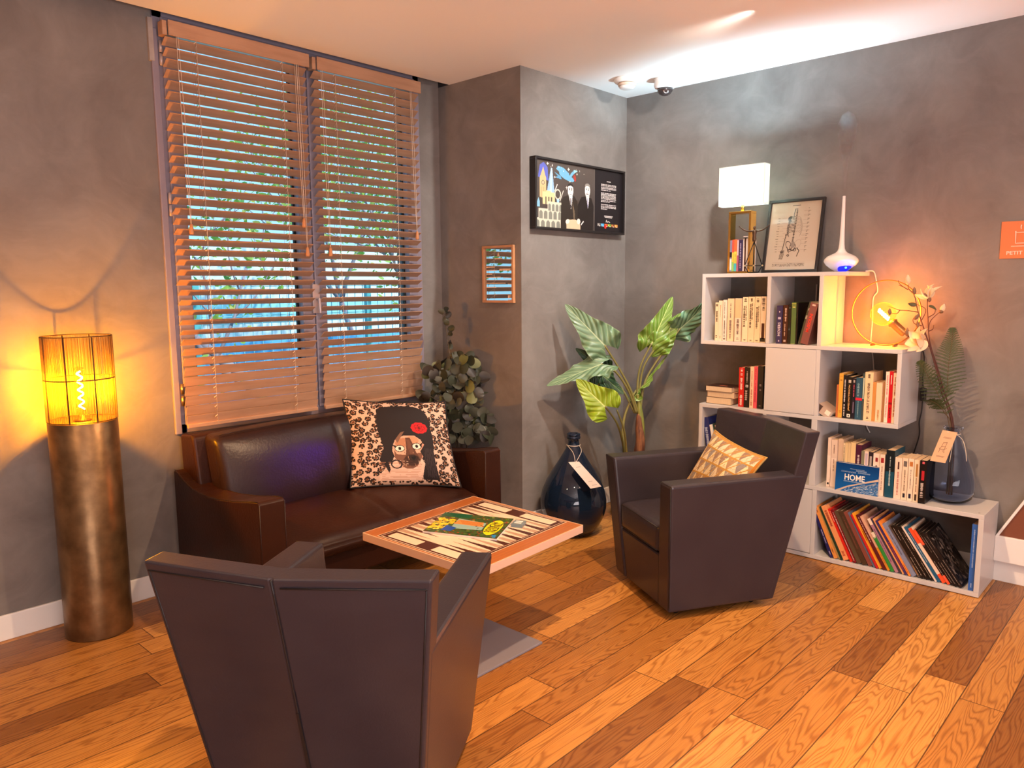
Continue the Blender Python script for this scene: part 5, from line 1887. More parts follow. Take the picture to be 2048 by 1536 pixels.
# ---- ring lamp on the right hand box
S2T = 1.175
t = thing('ring_lamp', 'glowing globe bulb held inside a thin wire ring lamp', 'lamp', (-0.14, -1.74, S2T))
rc = Vector((-.14, -1.742, S2T + .1745))
RINGM = mat('bronze_wire', (0.35, 0.19, 0.06), 0.3, 0.9)
MB().tube([(rc.x, rc.y + .170 * math.cos(2 * PI * k / 72), rc.z + .170 * math.sin(2 * PI * k / 72)) for k in range(72)], .0034, 8, closed=True).build('ring', RINGM, t)
for yy in (.055, -.055):
    MB().box(rc.x - .03, rc.x + .03, rc.y + yy - .004, rc.y + yy + .004, S2T + .0005, S2T + .012).build('foot', RINGM, t, bevel=.001)
bc_ = rc + Vector((0, .012, -.006))
MB().sphere(bc_, .062, 20).build('bulb', bulb_glass('amber_bulb_glass', (.30, .12, .015)), t)
dr = Vector((0, -.74, -.67)).normalized()
mxr = dr.to_track_quat('Z', 'Y').to_matrix().to_4x4()
mb = MB()
mb.lathe([(.018, .055), (.022, .062), (.026, .066), (.026, .072), (.021, .074), (.021, .145), (.017, .150), (0, .150)], 24, bc_, mx=mxr)
mb.build('socket', mat('brushed_brass', (0.55, 0.30, 0.10), 0.35, 0.9), t)
mb = MB()
hel = [bc_ + mxr.to_3x3() @ Vector((.007 * math.cos(k * .8), .007 * math.sin(k * .8), -.032 + .0016 * k)) for k in range(46)]
mb.tube(hel, .0042, 6)
mb.build('filament', mat('hot_filament', (1, .7, .3), .5), t)
light('ring_lamp_glow', 'POINT', bc_ + Vector((-.012, 0, 0)), 24, (1.0, .215, .0), .018)
mb = MB()
p1 = bc_ + dr * .150
mb.tube(smooth_path([p1, p1 + Vector((0, -.03, -.018)), p1 + Vector((.02, -.052, -.024)), (-.10, -1.905, 1.185), (-.03, -1.91, 1.12), (-.012, -1.905, 1.0), (-.012, -1.912, .95)], 6), .0032, 7)
mb.tube(smooth_path([(-.012, -1.912, .89), (-.012, -1.91, .83), (-.012, -1.902, .77), (-.012, -1.906, .70), (-.012, -1.885, .60), (-.012, -1.865, .50), (-.012, -1.862, .42)], 6), .0032, 7)
cb = mb.build('cable', mat('black_cable', (.012, .011, .011), .5), t)
MB().box(-.026, -.001, -1.926, -1.898, .885, .955).build('switch', mat('black_switch', (.012, .011, .012), .35), t, bevel=.005)

# ---- white flex behind the shelves
t = thing('white_cable', 'white cable hanging behind the bookcase shelves', 'cable', (-.008, -1.5, .6))
WC = mat('white_cable_skin', (.72, .66, .60), .5)
MB().tube(smooth_path([(-.008, -1.325, 1.50), (-.008, -1.325, 1.2), (-.008, -1.34, 1.14), (-.008, -1.36, 1.05), (-.008, -1.368, .95), (-.008, -1.37, .80)], 6), .0035, 6).build('flex', WC, t)
t = thing('white_cable', 'white cable dropping beside the glowing ring lamp', 'cable', (-.008, -1.72, .9), group=None)
MB().tube(smooth_path([(-.06, -1.606, TOP + .004), (-.010, -1.63, TOP + .002), (-.008, -1.645, 1.52), (-.008, -1.655, 1.46), (-.008, -1.635, 1.42), (-.008, -1.637, 1.30), (-.008, -1.635, 1.18), (-.008, -1.65, 1.10), (-.008, -1.66, 1.0), (-.008, -1.665, .83), (-.008, -1.64, .76), (-.008, -1.635, .72), (-.008, -1.655, .68)], 6), .0033, 6).build('flex', WC, t)

# ================================================================== blue glass vase with branches on the low unit
VX, VY, VZ = -0.165, -2.098, 0.4116
BGL = mat('blue_grey_glass', (0.66, 0.74, 0.90), 0.03, trans=1.0, ior=1.25)
t = thing('glass_vase', 'blue-grey glass bottle vase with a tan paper tag on the low shelf', 'vase', (VX, VY, VZ))
pr_o = [(.0, .0), (.050, .0), (.078, .004), (.100, .022), (.111, .055), (.112, .090), (.105, .135), (.090, .185), (.068, .240), (.048, .290), (.036, .330), (.030, .352), (.031, .360), (.042, .368), (.045, .374), (.042, .380), (.034, .378)]
pr_i = [(.027, .372), (.026, .350), (.032, .328), (.044, .288), (.064, .238), (.086, .183), (.101, .135), (.108, .090), (.107, .056), (.095, .026), (.070, .014), (.0, .012)]
MB().lathe(pr_o + pr_i, 48, (VX, VY, VZ)).build('bottle', BGL, t)
TAG = mat('kraft_tag', (0.62, 0.36, 0.21), 0.7)
STR = mat('white_string', (0.70, 0.62, 0.52), 0.8)
k4 = [Vector(p) for p in ((-.285, -2.031, .628), (-.285, -2.099, .626), (-.215, -2.128, .772), (-.215, -2.062, .776))]
MB().prism(k4, (.0012, 0, 0)).build('paper_tag', TAG, t)


def ontag(q, u, v, d=-.0008):
    b = q[0] * (1 - u) * (1 - v) + q[1] * u * (1 - v) + q[2] * u * v + q[3] * (1 - u) * v
    return b + (q[1] - q[0]).cross(q[3] - q[0]).normalized() * (-d if (q[1] - q[0]).cross(q[3] - q[0]).x < 0 else d)


TI = mat('tag_ink', (.10, .07, .06), .7)
mb = MB()
for a, b_ in (((.38, .62), (.62, .64)), ((.62, .64), (.60, .50)), ((.60, .50), (.36, .50)), ((.36, .50), (.38, .62)), ((.36, .50), (.30, .40)), ((.30, .40), (.60, .41)), ((.60, .41), (.60, .50)), ((.32, .40), (.30, .30)), ((.58, .41), (.66, .30)), ((.45, .40), (.60, .32)), ((.30, .40), (.24, .44)), ((.60, .41), (.72, .46))):
    mb.tube([ontag(k4, *a), ontag(k4, *b_)], .0007, 4)
mb.build('chair_drawing', TI, t)
for (v, u0, u1) in ((.80, .30, .72), (.77, .24, .74), (.19, .25, .78), (.165, .28, .72)):
    mb = MB()
    u = u0
    while u < u1:
        l_ = rnd.uniform(.03, .07)
        mb.add([ontag(k4, u, v - .005), ontag(k4, u + l_ * .7, v - .005), ontag(k4, u + l_ * .7, v + .005), ontag(k4, u, v + .005)], [(0, 1, 2, 3)])
        u += l_
    mb.build('tag_lettering', TI, t)
mb = MB()
zc_ = VZ + .345
mb.tube([(VX + .0325 * math.cos(2 * PI * k / 24), VY + .0325 * math.sin(2 * PI * k / 24), zc_) for k in range(24)], .0016, 6, closed=True)
mb.tube(smooth_path([(VX - .030, VY + .012, zc_), (-.212, -2.075, .768), ontag(k4, .45, .96)], 5), .0014, 6)
mb.tube(smooth_path([(VX - .025, VY - .021, zc_), (-.205, -2.150, .735), (-.235, -2.172, .690), (-.242, -2.180, .640)], 5), .0014, 6)
mb.tube(smooth_path([(VX - .028, VY - .012, zc_), (-.21, -2.11, .72), (-.262, -2.112, .63)], 5), .0014, 6)
mb.build('string', STR, t)

TWIG = mat('dark_twig', (0.075, 0.025, 0.018), 0.6)
PETAL = mat('magnolia_petal', (0.85, 0.72, 0.52), 0.5, translucent=0.35)
BUD = mat('bud_husk', (0.20, 0.11, 0.06), 0.6)
VLEAF = mat('magnolia_leaf', (0.09, 0.08, 0.03), 0.5)
base = (-.168, -2.098, VZ + .030)
neck = (-.178, -2.096, VZ + .375)


def twig(mb, pts, r0, r1, k=5):
    P = smooth_path(pts, k)
    mb.tube(P, [r0 + (r1 - r0) * i / (len(P) - 1) for i in range(len(P))], 7)


def bud(t, p, d, L, r, m_, name='bud'):
    d = Vector(d).normalized()
    mx = d.to_track_quat('Z', 'Y').to_matrix().to_4x4()
    MB().lathe([(.002, 0), (r * .7, L * .15), (r, L * .38), (r * .8, L * .65), (r * .35, L * .9), (0, L)], 12, p, mx=mx).build(name, m_, t)


def petal(mb, p, d, side, L, w_, cup):
    d = Vector(d).normalized()
    s_ = Vector(side)
    s_ = (s_ - d * s_.dot(d)).normalized()
    nrm = d.cross(s_)

    def fn(u, v):
        x = (2 * u - 1)
        ww = w_ * math.sin(PI * min(1, .12 + .88 * v) ** .8) ** .8
        return Vector(p) + d * (L * v) + s_ * (x * ww) + nrm * (cup * (x * x * ww * 1.4 + 0.5 * math.sin(PI * v) * L * .5))
    mb.grid(lambda u, v: tuple(fn(u, v)), 8, 10)


t = thing('magnolia_branch', 'magnolia branch with cream flowers in the blue glass vase', 'flowers', neck)
mb = MB()
twig(mb, [base, neck, (-.201, -2.047, .95), (-.21, -2.014, 1.078), (-.22, -1.982, 1.186), (-.228, -1.962, 1.248), (-.236, -1.942, 1.31), (-.244, -1.921, 1.372), (-.248, -1.905, 1.439), (-.264, -1.881, 1.475), (-.263, -1.877, 1.501)], .0042, .0016)
twig(mb, [(base[0] + .01, base[1] - .01, base[2]), (neck[0] + .006, neck[1] - .004, neck[2]), (-.195, -2.049, .975), (-.207, -2.012, 1.104), (-.217, -1.986, 1.186), (-.218, -1.971, 1.258), (-.212, -1.962, 1.336), (-.209, -1.956, 1.387), (-.206, -1.954, 1.432)], .0042, .0016)
for tw in ([(-.266, -1.879, 1.47), (-.283, -1.859, 1.486), (-.293, -1.845, 1.501), (-.295, -1.839, 1.517)], [(-.283, -1.859, 1.486), (-.291, -1.842, 1.492)],
           [(-.244, -1.924, 1.359), (-.277, -1.888, 1.367), (-.305, -1.857, 1.37), (-.325, -1.834, 1.38), (-.343, -1.812, 1.391)],
           [(-.305, -1.857, 1.37), (-.317, -1.847, 1.352), (-.336, -1.826, 1.357)], [(-.238, -1.943, 1.292), (-.262, -1.916, 1.303), (-.265, -1.909, 1.321), (-.259, -1.913, 1.333)],
           [(-.235, -1.941, 1.32), (-.216, -1.952, 1.372), (-.245, -1.916, 1.398)], [(-.218, -1.97, 1.264), (-.208, -1.972, 1.31), (-.187, -1.988, 1.34), (-.167, -2.006, 1.361)],
           [(-.213, -1.963, 1.333), (-.19, -1.984, 1.351), (-.184, -1.986, 1.371)], [(-.228, -1.962, 1.248), (-.241, -1.946, 1.264), (-.253, -1.929, 1.287)],
           [(-.218, -1.97, 1.264), (-.204, -1.985, 1.275), (-.200, -1.988, 1.295)], [(-.217, -1.986, 1.186), (-.245, -1.955, 1.20), (-.268, -1.93, 1.205)],
           [(-.22, -1.982, 1.186), (-.262, -1.925, 1.232), (-.285, -1.90, 1.243)]):
    twig(mb, tw, .0022, .0012, 4)
mb.build('branch', TWIG, t)
bud(t, (-.262, -1.877, 1.494), (-.1, .06, 1), .052, .014, PETAL)
bud(t, (-.250, -1.903, 1.444), (-.05, .0, 1), .040, .010, BUD)
bud(t, (-.340, -1.822, 1.345), (.05, .05, 1), .035, .009, BUD)
bud(t, (-.290, -1.893, 1.240), (.02, .03, 1), .045, .011, BUD)
bud(t, (-.253, -1.929, 1.280), (.1, .1, 1), .040, .009, BUD)
bud(t, (-.257, -1.913, 1.322), (.3, -.5, .8), .036, .010, BUD)
bud(t, (-.206, -1.950, 1.428), (-.1, .4, 1), .030, .007, BUD)
bud(t, (-.164, -2.008, 1.358), (.25, -.25, 1), .045, .013, PETAL)
bud(t, (-.167, -2.006, 1.352), (.2, -.2, 1), .022, .012, BUD, 'bud_husk')
for (p, d, s_) in (((-.245, -1.917, 1.396), (-.5, .55, .1), (0, .3, 1)), ((-.213, -1.963, 1.388), (.5, -.6, -.4), (0, .5, .6))):
    mb = MB()
    petal(mb, p, d, s_, .045, .011, .3)
    mb.build('leaf', VLEAF, t)
f1 = Vector((-.205, -1.958, 1.430))
mb = MB()
for (d, s_, L, w_, c_) in (((-.25, .55, .75), (.6, .4, 0), .060, .020, .5), ((.10, -.30, 1), (.7, .5, 0), .072, .021, .5), ((.30, -.75, .80), (.5, .3, .3), .080, .016, .4), ((-.1, .15, 1), (.6, .6, 0), .064, .022, -.5), ((-.45, .95, .28), (.2, .3, 1), .066, .012, .3), ((.2, -.2, .9), (-.5, .6, 0), .06, .02, -.5)):
    petal(mb, f1, d, s_, L, w_, c_)
mb.build('upper_flower', PETAL, t)
bud(t, f1 + Vector((.004, -.003, -.022)), (0, 0, 1), .03, .009, BUD, 'flower_base')
f2 = Vector((-.268, -1.962, 1.225))
mb = MB()
for (d, s_, L, w_, c_) in (((-.4, .8, -.25), (.1, .3, 1), .086, .030, .3), ((-.35, .65, .45), (.3, .5, -1), .080, .032, .3), ((-.2, .25, 1), (.5, .5, 0), .070, .026, .4), ((-.4, .3, -.9), (.3, .7, .2), .070, .028, .3), ((-.3, .75, -.70), (.2, .4, .5), .090, .024, .2), ((-.1, -.3, .95), (.6, .4, 0), .060, .020, .5), ((-.7, .2, .1), (0, .7, .6), .060, .030, .5)):
    petal(mb, f2, d, s_, L, w_, c_)
mb.build('lower_flower', PETAL, t)

FERN = mat('fern_green', (0.060, 0.085, 0.030), 0.5, translucent=0.3)
FSTEM = mat('fern_stem', (0.09, 0.055, 0.025), 0.6)


def frond(label, pts, L0, seedn, start=.28, side=(0.15, -1, 0.0)):
    g4 = random.Random(seedn)
    t = thing('fern_frond', label, 'fern', pts[1], group='fern fronds in the blue glass vase')
    P = smooth_path(pts, 14)
    mb = MB()
    mb.tube(P, [.0026 - .0018 * i / len(P) for i in range(len(P))], 6)
    mb.build('stem', FSTEM, t)
    mb = MB()
    n = len(P)
    S = Vector(side).normalized()
    for i in range(int(n * start), n, 2):
        f_ = (i - n * start) / (n * (1 - start))
        L = L0 * (1 - f_) ** .8 * min(1, .45 + f_ * 4) + .006
        tg = (P[min(i + 1, n - 1)] - P[i - 1]).normalized()
        sd = (S - tg * S.dot(tg)).normalized()
        nm = tg.cross(sd)
        for sg in (-1, 1):
            d = (sd * sg + tg * .42 + nm * g4.uniform(-.12, .12)).normalized()
            q = d.cross(nm).normalized()
            m_ = max(5, int(L / .0055))
            for k in range(m_):
                a = P[i] + d * (L * k / m_) + Vector((0, 0, -.10 * L * (k / m_) ** 2))
                wv = .0075 * (1 - .75 * k / m_)
                for s2 in (-1, 1):
                    e_ = q * s2
                    mb.add([a, a + e_ * wv * .9 + d * .0012, a + e_ * wv + d * .0042, a + d * .0050], [(0, 1, 2, 3)])
    mb.build('leaflets', FERN, t)


fb = Vector(base)
frond('tall upright fern frond at the right of the blue glass vase', [fb + Vector((.01, .012, 0)), Vector(neck) + Vector((.010, .010, 0)), (-.188, -2.067, .898), (-.178, -2.060, 1.001), (-.160, -2.057, 1.129), (-.144, -2.060, 1.206), (-.135, -2.056, 1.278)], .095, 1, .42)
frond('arching fern frond leaning left towards the bookcase from the vase', [fb + Vector((-.01, 0, .01)), Vector(neck) + Vector((-.008, .012, 0)), (-.215, -2.032, .95), (-.244, -1.982, 1.053), (-.262, -1.950, 1.115)], .085, 2, .34)
frond('small low fern frond just above the vase neck', [fb + Vector((0, -.01, .0)), Vector(neck) + Vector((-.012, .004, -.0)), (-.200, -2.062, .86), (-.221, -2.037, .900), (-.246, -2.005, .922), (-.262, -1.985, .925)], .045, 3, .50)

# ================================================================== demijohn in the corner
DX, DY = -0.855, -0.232
DG = mat('midnight_glass', (0.015, 0.032, 0.070), 0.03, trans=0.55, ior=1.45, spec=0.7)
t = thing('demijohn', 'big dark blue glass demijohn with a paper tag on the floor', 'bottle', (DX, DY, 0))
po = [(0, .001), (.09, .001), (.120, .010), (.158, .055), (.188, .115), (.201, .170), (.201, .215), (.190, .270), (.163, .335), (.128, .395), (.095, .445), (.068, .490), (.048, .525), (.037, .550), (.033, .565), (.033, .585), (.041, .588), (.043, .594), (.041, .601), (.037, .604), (.040, .608), (.041, .613), (.039, .618), (.033, .620)]
pi_ = [(.027, .618), (.027, .560), (.042, .525), (.062, .488), (.089, .442), (.122, .391), (.157, .332), (.184, .268), (.195, .213), (.195, .172), (.182, .118), (.152, .060), (.115, .018), (0, .014)]
MB().lathe(po + pi_, 56, (DX, DY, 0)).build('bottle', DG, t)
k5 = [Vector(p) for p in ((-.950, -.432, .330), (-.858, -.442, .326), (-.940, -.338, .474), (-1.026, -.328, .484))]
nrm5 = Vector((-.72, -.68, .35)).normalized()
k5 = [p + nrm5 * .018 for p in k5]
MB().prism(k5, (.0012, .0010, 0)).build('paper_tag', mat('pale_tag', (0.68, 0.58, 0.52), .7), t)
for (v, u0, u1) in ((.80, .30, .70), (.24, .30, .65), (.10, .35, .75)):
    mb = MB()
    u = u0
    while u < u1:
        l_ = rnd.uniform(.03, .07)
        pp = [k5[0] * (1 - a) * (1 - b_) + k5[1] * a * (1 - b_) + k5[2] * a * b_ + k5[3] * (1 - a) * b_ + nrm5 * .0008 for a, b_ in ((u, v - .006), (u + l_ * .7, v - .006), (u + l_ * .7, v + .006), (u, v + .006))]
        mb.add(pp, [(0, 1, 2, 3)])
        u += l_
    mb.build('tag_lettering', TI, t)
hole = k5[3] * .5 + k5[2] * .5 + Vector((.006, -.008, -.008)) + nrm5 * .002
mb = MB()
zc_ = .548
mb.tube([(DX + .041 * math.cos(2 * PI * k / 24), DY + .041 * math.sin(2 * PI * k / 24), zc_) for k in range(24)], .0016, 6, closed=True)
mb.tube(smooth_path([(DX - .036, DY + .020, zc_), (DX - .065, DY - .050, .515), hole], 5), .0015, 6)
mb.tube(smooth_path([(DX + .005, DY - .041, zc_), (DX - .020, DY - .075, .520), hole], 5), .0015, 6)
mb.build('string', STR, t)

# ================================================================== elephant ear plant in the corner
t = thing('elephant_ear_plant', 'tall potted plant with big wavy elephant ear leaves in the corner', 'plant', (-.40, -.39, 0))
PX, PY = -.40, -.385
MB().lathe([(.0, .0005), (.115, .0005), (.125, .01), (.155, .30), (.160, .315), (.148, .315), (.142, .285), (0, .285)], 36, (PX, PY, 0)).build('pot', mat('charcoal_pot', (.03, .03, .032), .5), t)
mb = MB()
P = smooth_path([(PX, PY, .28), (PX + .002, PY - .010, .42), (PX + .005, PY - .020, .52), (PX + .012, PY - .005, .62), (PX + .015, PY, .70)], 6)
mb.tube(P, [.034, .033, .032, .032, .031, .030, .031, .032, .033, .033, .032, .031, .030, .029, .028, .027, .026, .024, .023, .022, .020, .018, .016, .012, .008][:len(P)], 12)
tr_ = mb.build('trunk', mat('fibrous_trunk', (0.26, 0.10, 0.04), 0.7, var=(0.09, 0.03, 0.015), vscale=9, stretch=(6, 6, 1), bump=.5, bscale=30), t)
mb = MB()
twig(mb, [(PX + .020, PY - .012, .53), (PX + .028, PY - .006, .64), (PX + .018, PY, .74), (PX + .012, PY + .01, .82)], .030, .010)
mb.build('sheath', mat('green_sheath', (0.28, 0.26, 0.05), 0.5, var=(0.16, 0.18, 0.04), vscale=8, stretch=(6, 6, 1)), t)
PET = mat('petiole_green', (0.19, 0.17, 0.05), 0.5)
LEAFP = print_mat('waxy_leaf', 0.36, coat=.15)


def ear_leaf(attach, tip, side_hint, width, lobe, cols, seedn, droop=.06, fold=.25, notch=.13):
    """sagittate leaf: midrib from attach to tip, two back lobes behind the attachment"""
    A, T_ = Vector(attach), Vector(tip)
    ax_ = (T_ - A)
    L = ax_.length
    ax_.normalize()
    S = Vector(side_hint)
    S = (S - ax_ * S.dot(ax_)).normalized()
    N = S.cross(ax_).normalized()
    g5 = random.Random(seedn)
    ph = g5.uniform(0, 6)
    v0 = lobe / (L + lobe)          # share of the leaf behind the attachment
    dark, mid_, vein = [np.array(lin(c)) for c in cols]
    NU, NV = 40, 120
    obs = []
    for sg in (-1, 1):
        cvs = Canvas(NU, NV, '#000000')
        U, V = cvs.X, cvs.Y
        # side veins sweep from the midrib towards the edge and tip
        ph_v = (V - .34 * U * (1 - .3 * V)) * 8.5
        fr = np.abs(ph_v - np.round(ph_v))
        vm = np.clip(1.2 - fr / .06, 0, 1) * (1 - .5 * U)
        mm = np.clip(1 - U / .05, 0, 1) * (V > v0 * .9)
        ed = np.clip((U - .93) / .07, 0, 1) * .35
        sh_ = .5 + .5 * np.sin(ph_v * 2 * PI + 1.2)
        base_c = dark[None, None] * (.62 - sh_[..., None] * .24) + mid_[None, None] * (.38 + sh_[..., None] * .24)
        kk = np.clip(np.maximum(vm * .42, np.maximum(mm, ed)), 0, 1)[..., None]
        cvs.a = base_c * (1 - kk) + vein[None, None] * kk

        def fn(u, v, sg=sg):
            s_ = v * (L + lobe) - lobe           # distance along the midrib, 0 at the attachment
            q = np.where(s_ < 0, 0, s_ / L)
            out = np.where(s_ >= 0, width * (1 - q) ** .72 * (1 - .10 * np.sin(PI * q)) * (1 + .14 * np.sin(PI * np.clip(q * 2.2, 0, 1))),
                           width * np.sqrt(np.clip(1 - (np.abs(s_) / (lobe * 1.001)) ** 2.4, 0, 1)) * .98)
            inn = np.where(s_ < 0, np.clip(-s_ / lobe, 0, 1) ** .8 * width * (.30 + notch), 0)
            inn = np.minimum(inn, out)
            x = inn + (out - inn) * u
            rel = x / width
            rip = .026 * np.sin(s_ * 46 + ph + sg) * rel ** 2 + .013 * np.sin(s_ * 95 + 2 * ph) * rel ** 3
            pq = (v - .34 * u * (1 - .3 * v)) * 8.5
            rip = rip + .007 * (1 - np.cos(2 * PI * pq)) * rel * (1 - .5 * rel)
            hgt = fold * x - .55 * fold * x * rel + rip - droop * q ** 2 * L * 2 - .05 * np.clip(-s_ / lobe, 0, 1) ** 1.5
            P_ = np.array(A)[None] + np.array(ax_)[None] * s_[:, None] + np.array(S)[None] * (sg * x)[:, None] + np.array(N)[None] * hgt[:, None]
            return P_
        obs.append((cvs, fn))
    lf = None
    for cvs, fn in obs:
        o_ = cvs.mesh('leaf' if lf is None else 'leaf_half', fn, LEAFP, t, smooth=True)
        if lf is None:
            lf = o_
        else:
            bmj = bmesh.new()
            bmj.from_mesh(lf.data)
            bmj.from_mesh(o_.data)
            bmesh.ops.remove_doubles(bmj, verts=bmj.verts[:], dist=.0004)
            bmesh.ops.recalc_face_normals(bmj, faces=bmj.faces[:])
            bmj.to_mesh(lf.data)
            bmj.free()
            md = o_.data
            bpy.data.objects.remove(o_)
            bpy.data.meshes.remove(md)
    lf.data.polygons.foreach_set('use_smooth', [True] * len(lf.data.polygons))
    return lf


def petiole(pts, r0=.009, r1=.0055):
    mb = MB()
    twig(mb, pts, r0, r1, 6)
    mb.build('petiole', PET, t)


GD = ('#2f5038', '#7d9c78', '#aebf98')
GD2 = ('#16301c', '#2d4f2c', '#7c9a58')
GY = ('#6f8a1a', '#8fa82a', '#c9d67a')
GU = ('#4c6a1c', '#6f8a34', '#c6cf86')
vw = Vector((.72, .68, 0))
rgt = Vector((.70, -.72, 0))
ear_leaf((-.640, -.300, 1.141), (-.800, -.120, 1.392), (.62, -.55, .50), .118, .085, GD, 1, .02, .18)
petiole([(PX + .01, PY + .005, .70), (-.45, -.37, .84), (-.53, -.34, .98), (-.640, -.300, 1.141)])
ear_leaf((-.670, -.300, 1.028), (-.925, -.075, .900), (.45, .25, .55), .095, .10, GD, 2, .0, .10)
petiole([(PX, PY + .01, .70), (-.46, -.36, .84), (-.56, -.33, .97), (-.670, -.300, 1.028)])
ear_leaf((-.600, -.230, .968), (-.500, -.345, .828), (.35, .1, .75), .085, .07, GD2, 3, .02, .15)
ear_leaf((-.590, -.250, .99), (-.690, -.115, 1.118), (.40, -.2, .7), .070, .06, GD2, 4, .02, .15)
petiole([(PX, PY + .02, .70), (-.45, -.30, .85), (-.53, -.25, .94), (-.598, -.238, .975)])
ear_leaf((-.755, -.390, .787), (-.868, -.262, .950), (.58, -.60, .35), .112, .075, GY, 5, .03, .12)
petiole([(PX - .05, PY + .03, .28), (-.50, -.35, .50), (-.60, -.37, .66), (-.755, -.390, .787)], .010, .005)
petiole([(PX - .07, PY + .01, .28), (-.51, -.38, .47), (-.57, -.40, .62), (-.66, -.41, .755)], .009, .005)
petiole([(PX - .03, PY + .04, .28), (-.47, -.33, .50), (-.455, -.32, .66), (-.40, -.345, .80), (-.36, -.37, .87)], .012, .006)
ear_leaf((-.335, -.440, 1.142), (-.225, -.520, 1.432), (.70, -.66, .10), .098, .085, GU, 6, .03, .30)
ear_leaf((-.300, -.470, 1.135), (-.190, -.560, 1.330), (.60, -.70, -.30), .085, .06, GU, 7, .03, .20)
petiole([(PX + .015, PY, .70), (-.375, -.365, .86), (-.372, -.385, 1.0), (-.335, -.440, 1.142)])
petiole([(PX + .02, PY, .70), (-.362, -.375, .86), (-.355, -.40, 1.0), (-.305, -.466, 1.133)])
ear_leaf((-.200, -.560, 1.232), (-.080, -.735, 1.425), (.35, .10, -.80), .095, .085, GD, 8, .03, .15)
petiole([(PX + .02, PY - .005, .70), (-.34, -.40, .90), (-.27, -.48, 1.08), (-.200, -.560, 1.232)])
ear_leaf((-.395, -.355, .800), (-.235, -.490, 1.100), (.30, .28, .10), .045, .03, GU, 9, -.03, .5)

# ================================================================== wall pictures, sign, ceiling devices
t = thing('wall_poster', 'black framed poster of two suited men and landmarks on the column', 'picture', (-.53, 0, 1.84))
bx0, bx1, bz0, bz1 = -.985, -.078, 1.838, 2.254
fy0, fy1 = -.048, -.001
fw = .013
mb = MB()
mb.box(bx0, bx1, fy0, fy1, bz0, bz0 + fw).box(bx0, bx1, fy0, fy1, bz1 - fw, bz1)
mb.box(bx0, bx0 + fw, fy0, fy1, bz0 + fw, bz1 - fw).box(bx1 - fw, bx1, fy0, fy1, bz0 + fw, bz1 - fw)
mb.build('frame', BLKW, t, bevel=.0015)
MB().box(bx0 + fw, bx1 - fw, -.030, fy1, bz0 + fw, bz1 - fw).build('back_panel', BLKW, t)
cv = Canvas(330, 150, '#3a3230')
cv.rect(0, 0, .655, 1, '#4a423e')
for k in range(150):
    cv.a[k, :216] *= (.75 + .5 * k / 150)
cv.poly([(.03, .74), (.05, .92), (.09, .97), (.13, .90), (.14, .70)], '#5a62b4')
cv.poly([(.050, .45), (.050, .74), (.060, .78), (.085, .90), (.105, .78), (.115, .74), (.115, .42)], '#c9a97c')
cv.ell(.083, .665, .017, .034, '#6a6458')
cv.ell(.083, .665, .012, .024, '#b9a888')
for k in range(7):
    cv.line([(.062 + .007 * k, .44), (.062 + .007 * k, .60)], .002, '#a58a62')
cv.poly([(.118, .50), (.165, .90), (.178, .90), (.205, .50)], '#8fb0d4')
cv.poly([(.165, .90), (.178, .90), (.175, .50), (.15, .50)], '#a8c2de')
cv.rect(.080, .345, .205, .53, '#d9bd8e')
cv.rect(.115, .53, .165, .555, '#d9bd8e')
for x in (.105, .135, .165):
    cv.rect(x, .345, x + .014, .46, '#5a5048')
cv.ell(.238, .515, .034, .078, '#d4cbb8', 0, .80)
cv.ell(.238, .515, .027, .062, '#8a847c', 0, .90)
cv.poly([(.225, .44), (.255, .44), (.247, .33), (.235, .33)], '#8fb8d8')
cv.line([(.205, .56), (.232, .66)], .008, '#d9d2c6')
cv.line([(.262, .42), (.298, .58)], .006, '#d9d2c6')
cv.poly([(.022, .38), (.036, .44), (.048, .38), (.048, .30), (.022, .30)], '#7fb4d4')
for row, (y0, n_, hh, x1_) in enumerate(((-.02, 5, .13, .27), (.125, 5, .13, .285), (.255, 4, .11, .29))):
    xs = .0 + .035 * row + (.06 if row == 2 else 0)
    wd_ = (x1_ - xs) / n_
    cv.rect(xs, y0, x1_, y0 + hh + .028, '#c9c2b0')
    for k in range(n_):
        cx_ = xs + wd_ * (k + .5)
        cv.rect(cx_ - wd_ * .36, y0, cx_ + wd_ * .36, y0 + hh * .62, '#7a7a70')
        cv.ell(cx_, y0 + hh * .62, wd_ * .36, hh * .34, '#7a7a70')
BIR = '#6aa4c4'
cv.ell(.335, .80, .085, .048, BIR, -.25)
cv.poly([(.30, .80), (.22, .90), (.24, .95), (.30, .93), (.36, .86), (.37, .80)], BIR)
cv.poly([(.27, .80), (.20, .85), (.24, .79), (.20, .77), (.28, .75)], '#5a94b8')
cv.line([(.37, .80), (.395, .86), (.42, .895)], .022, BIR)
cv.poly([(.41, .93), (.46, .915), (.42, .875)], '#8fc0d4')
cv.ell(.425, .80, .014, .055, '#9a3a32', .3)
for (x, y, s_) in ((.13, .955, .020), (.18, .94, .012), (.30, .88, .012), (.355, .92, .022), (.205, .77, .012), (.37, .735, .014), (.335, .635, .018), (.45, .865, .012), (.48, .92, .008), (.53, .885, .008), (.25, .93, .007), (.28, .925, .006), (.44, .93, .006), (.165, .915, .006)):
    cv.poly([(x, y + s_ * 1.6), (x + s_ * .16, y + s_ * .35), (x + s_ * .75, y), (x + s_ * .16, y - s_ * .35), (x, y - s_ * 1.6), (x - s_ * .16, y - s_ * .35), (x - s_ * .75, y), (x - s_ * .16, y + s_ * .35)], '#ece6da')
SU = '#2e2722'
cv.poly([(.27, .0), (.275, .42), (.30, .49), (.36, .53), (.42, .52), (.455, .44), (.465, .30), (.46, 0)], SU)
cv.poly([(.455, .0), (.462, .40), (.50, .52), (.56, .545), (.62, .52), (.645, .40), (.64, 0)], '#231d1b')
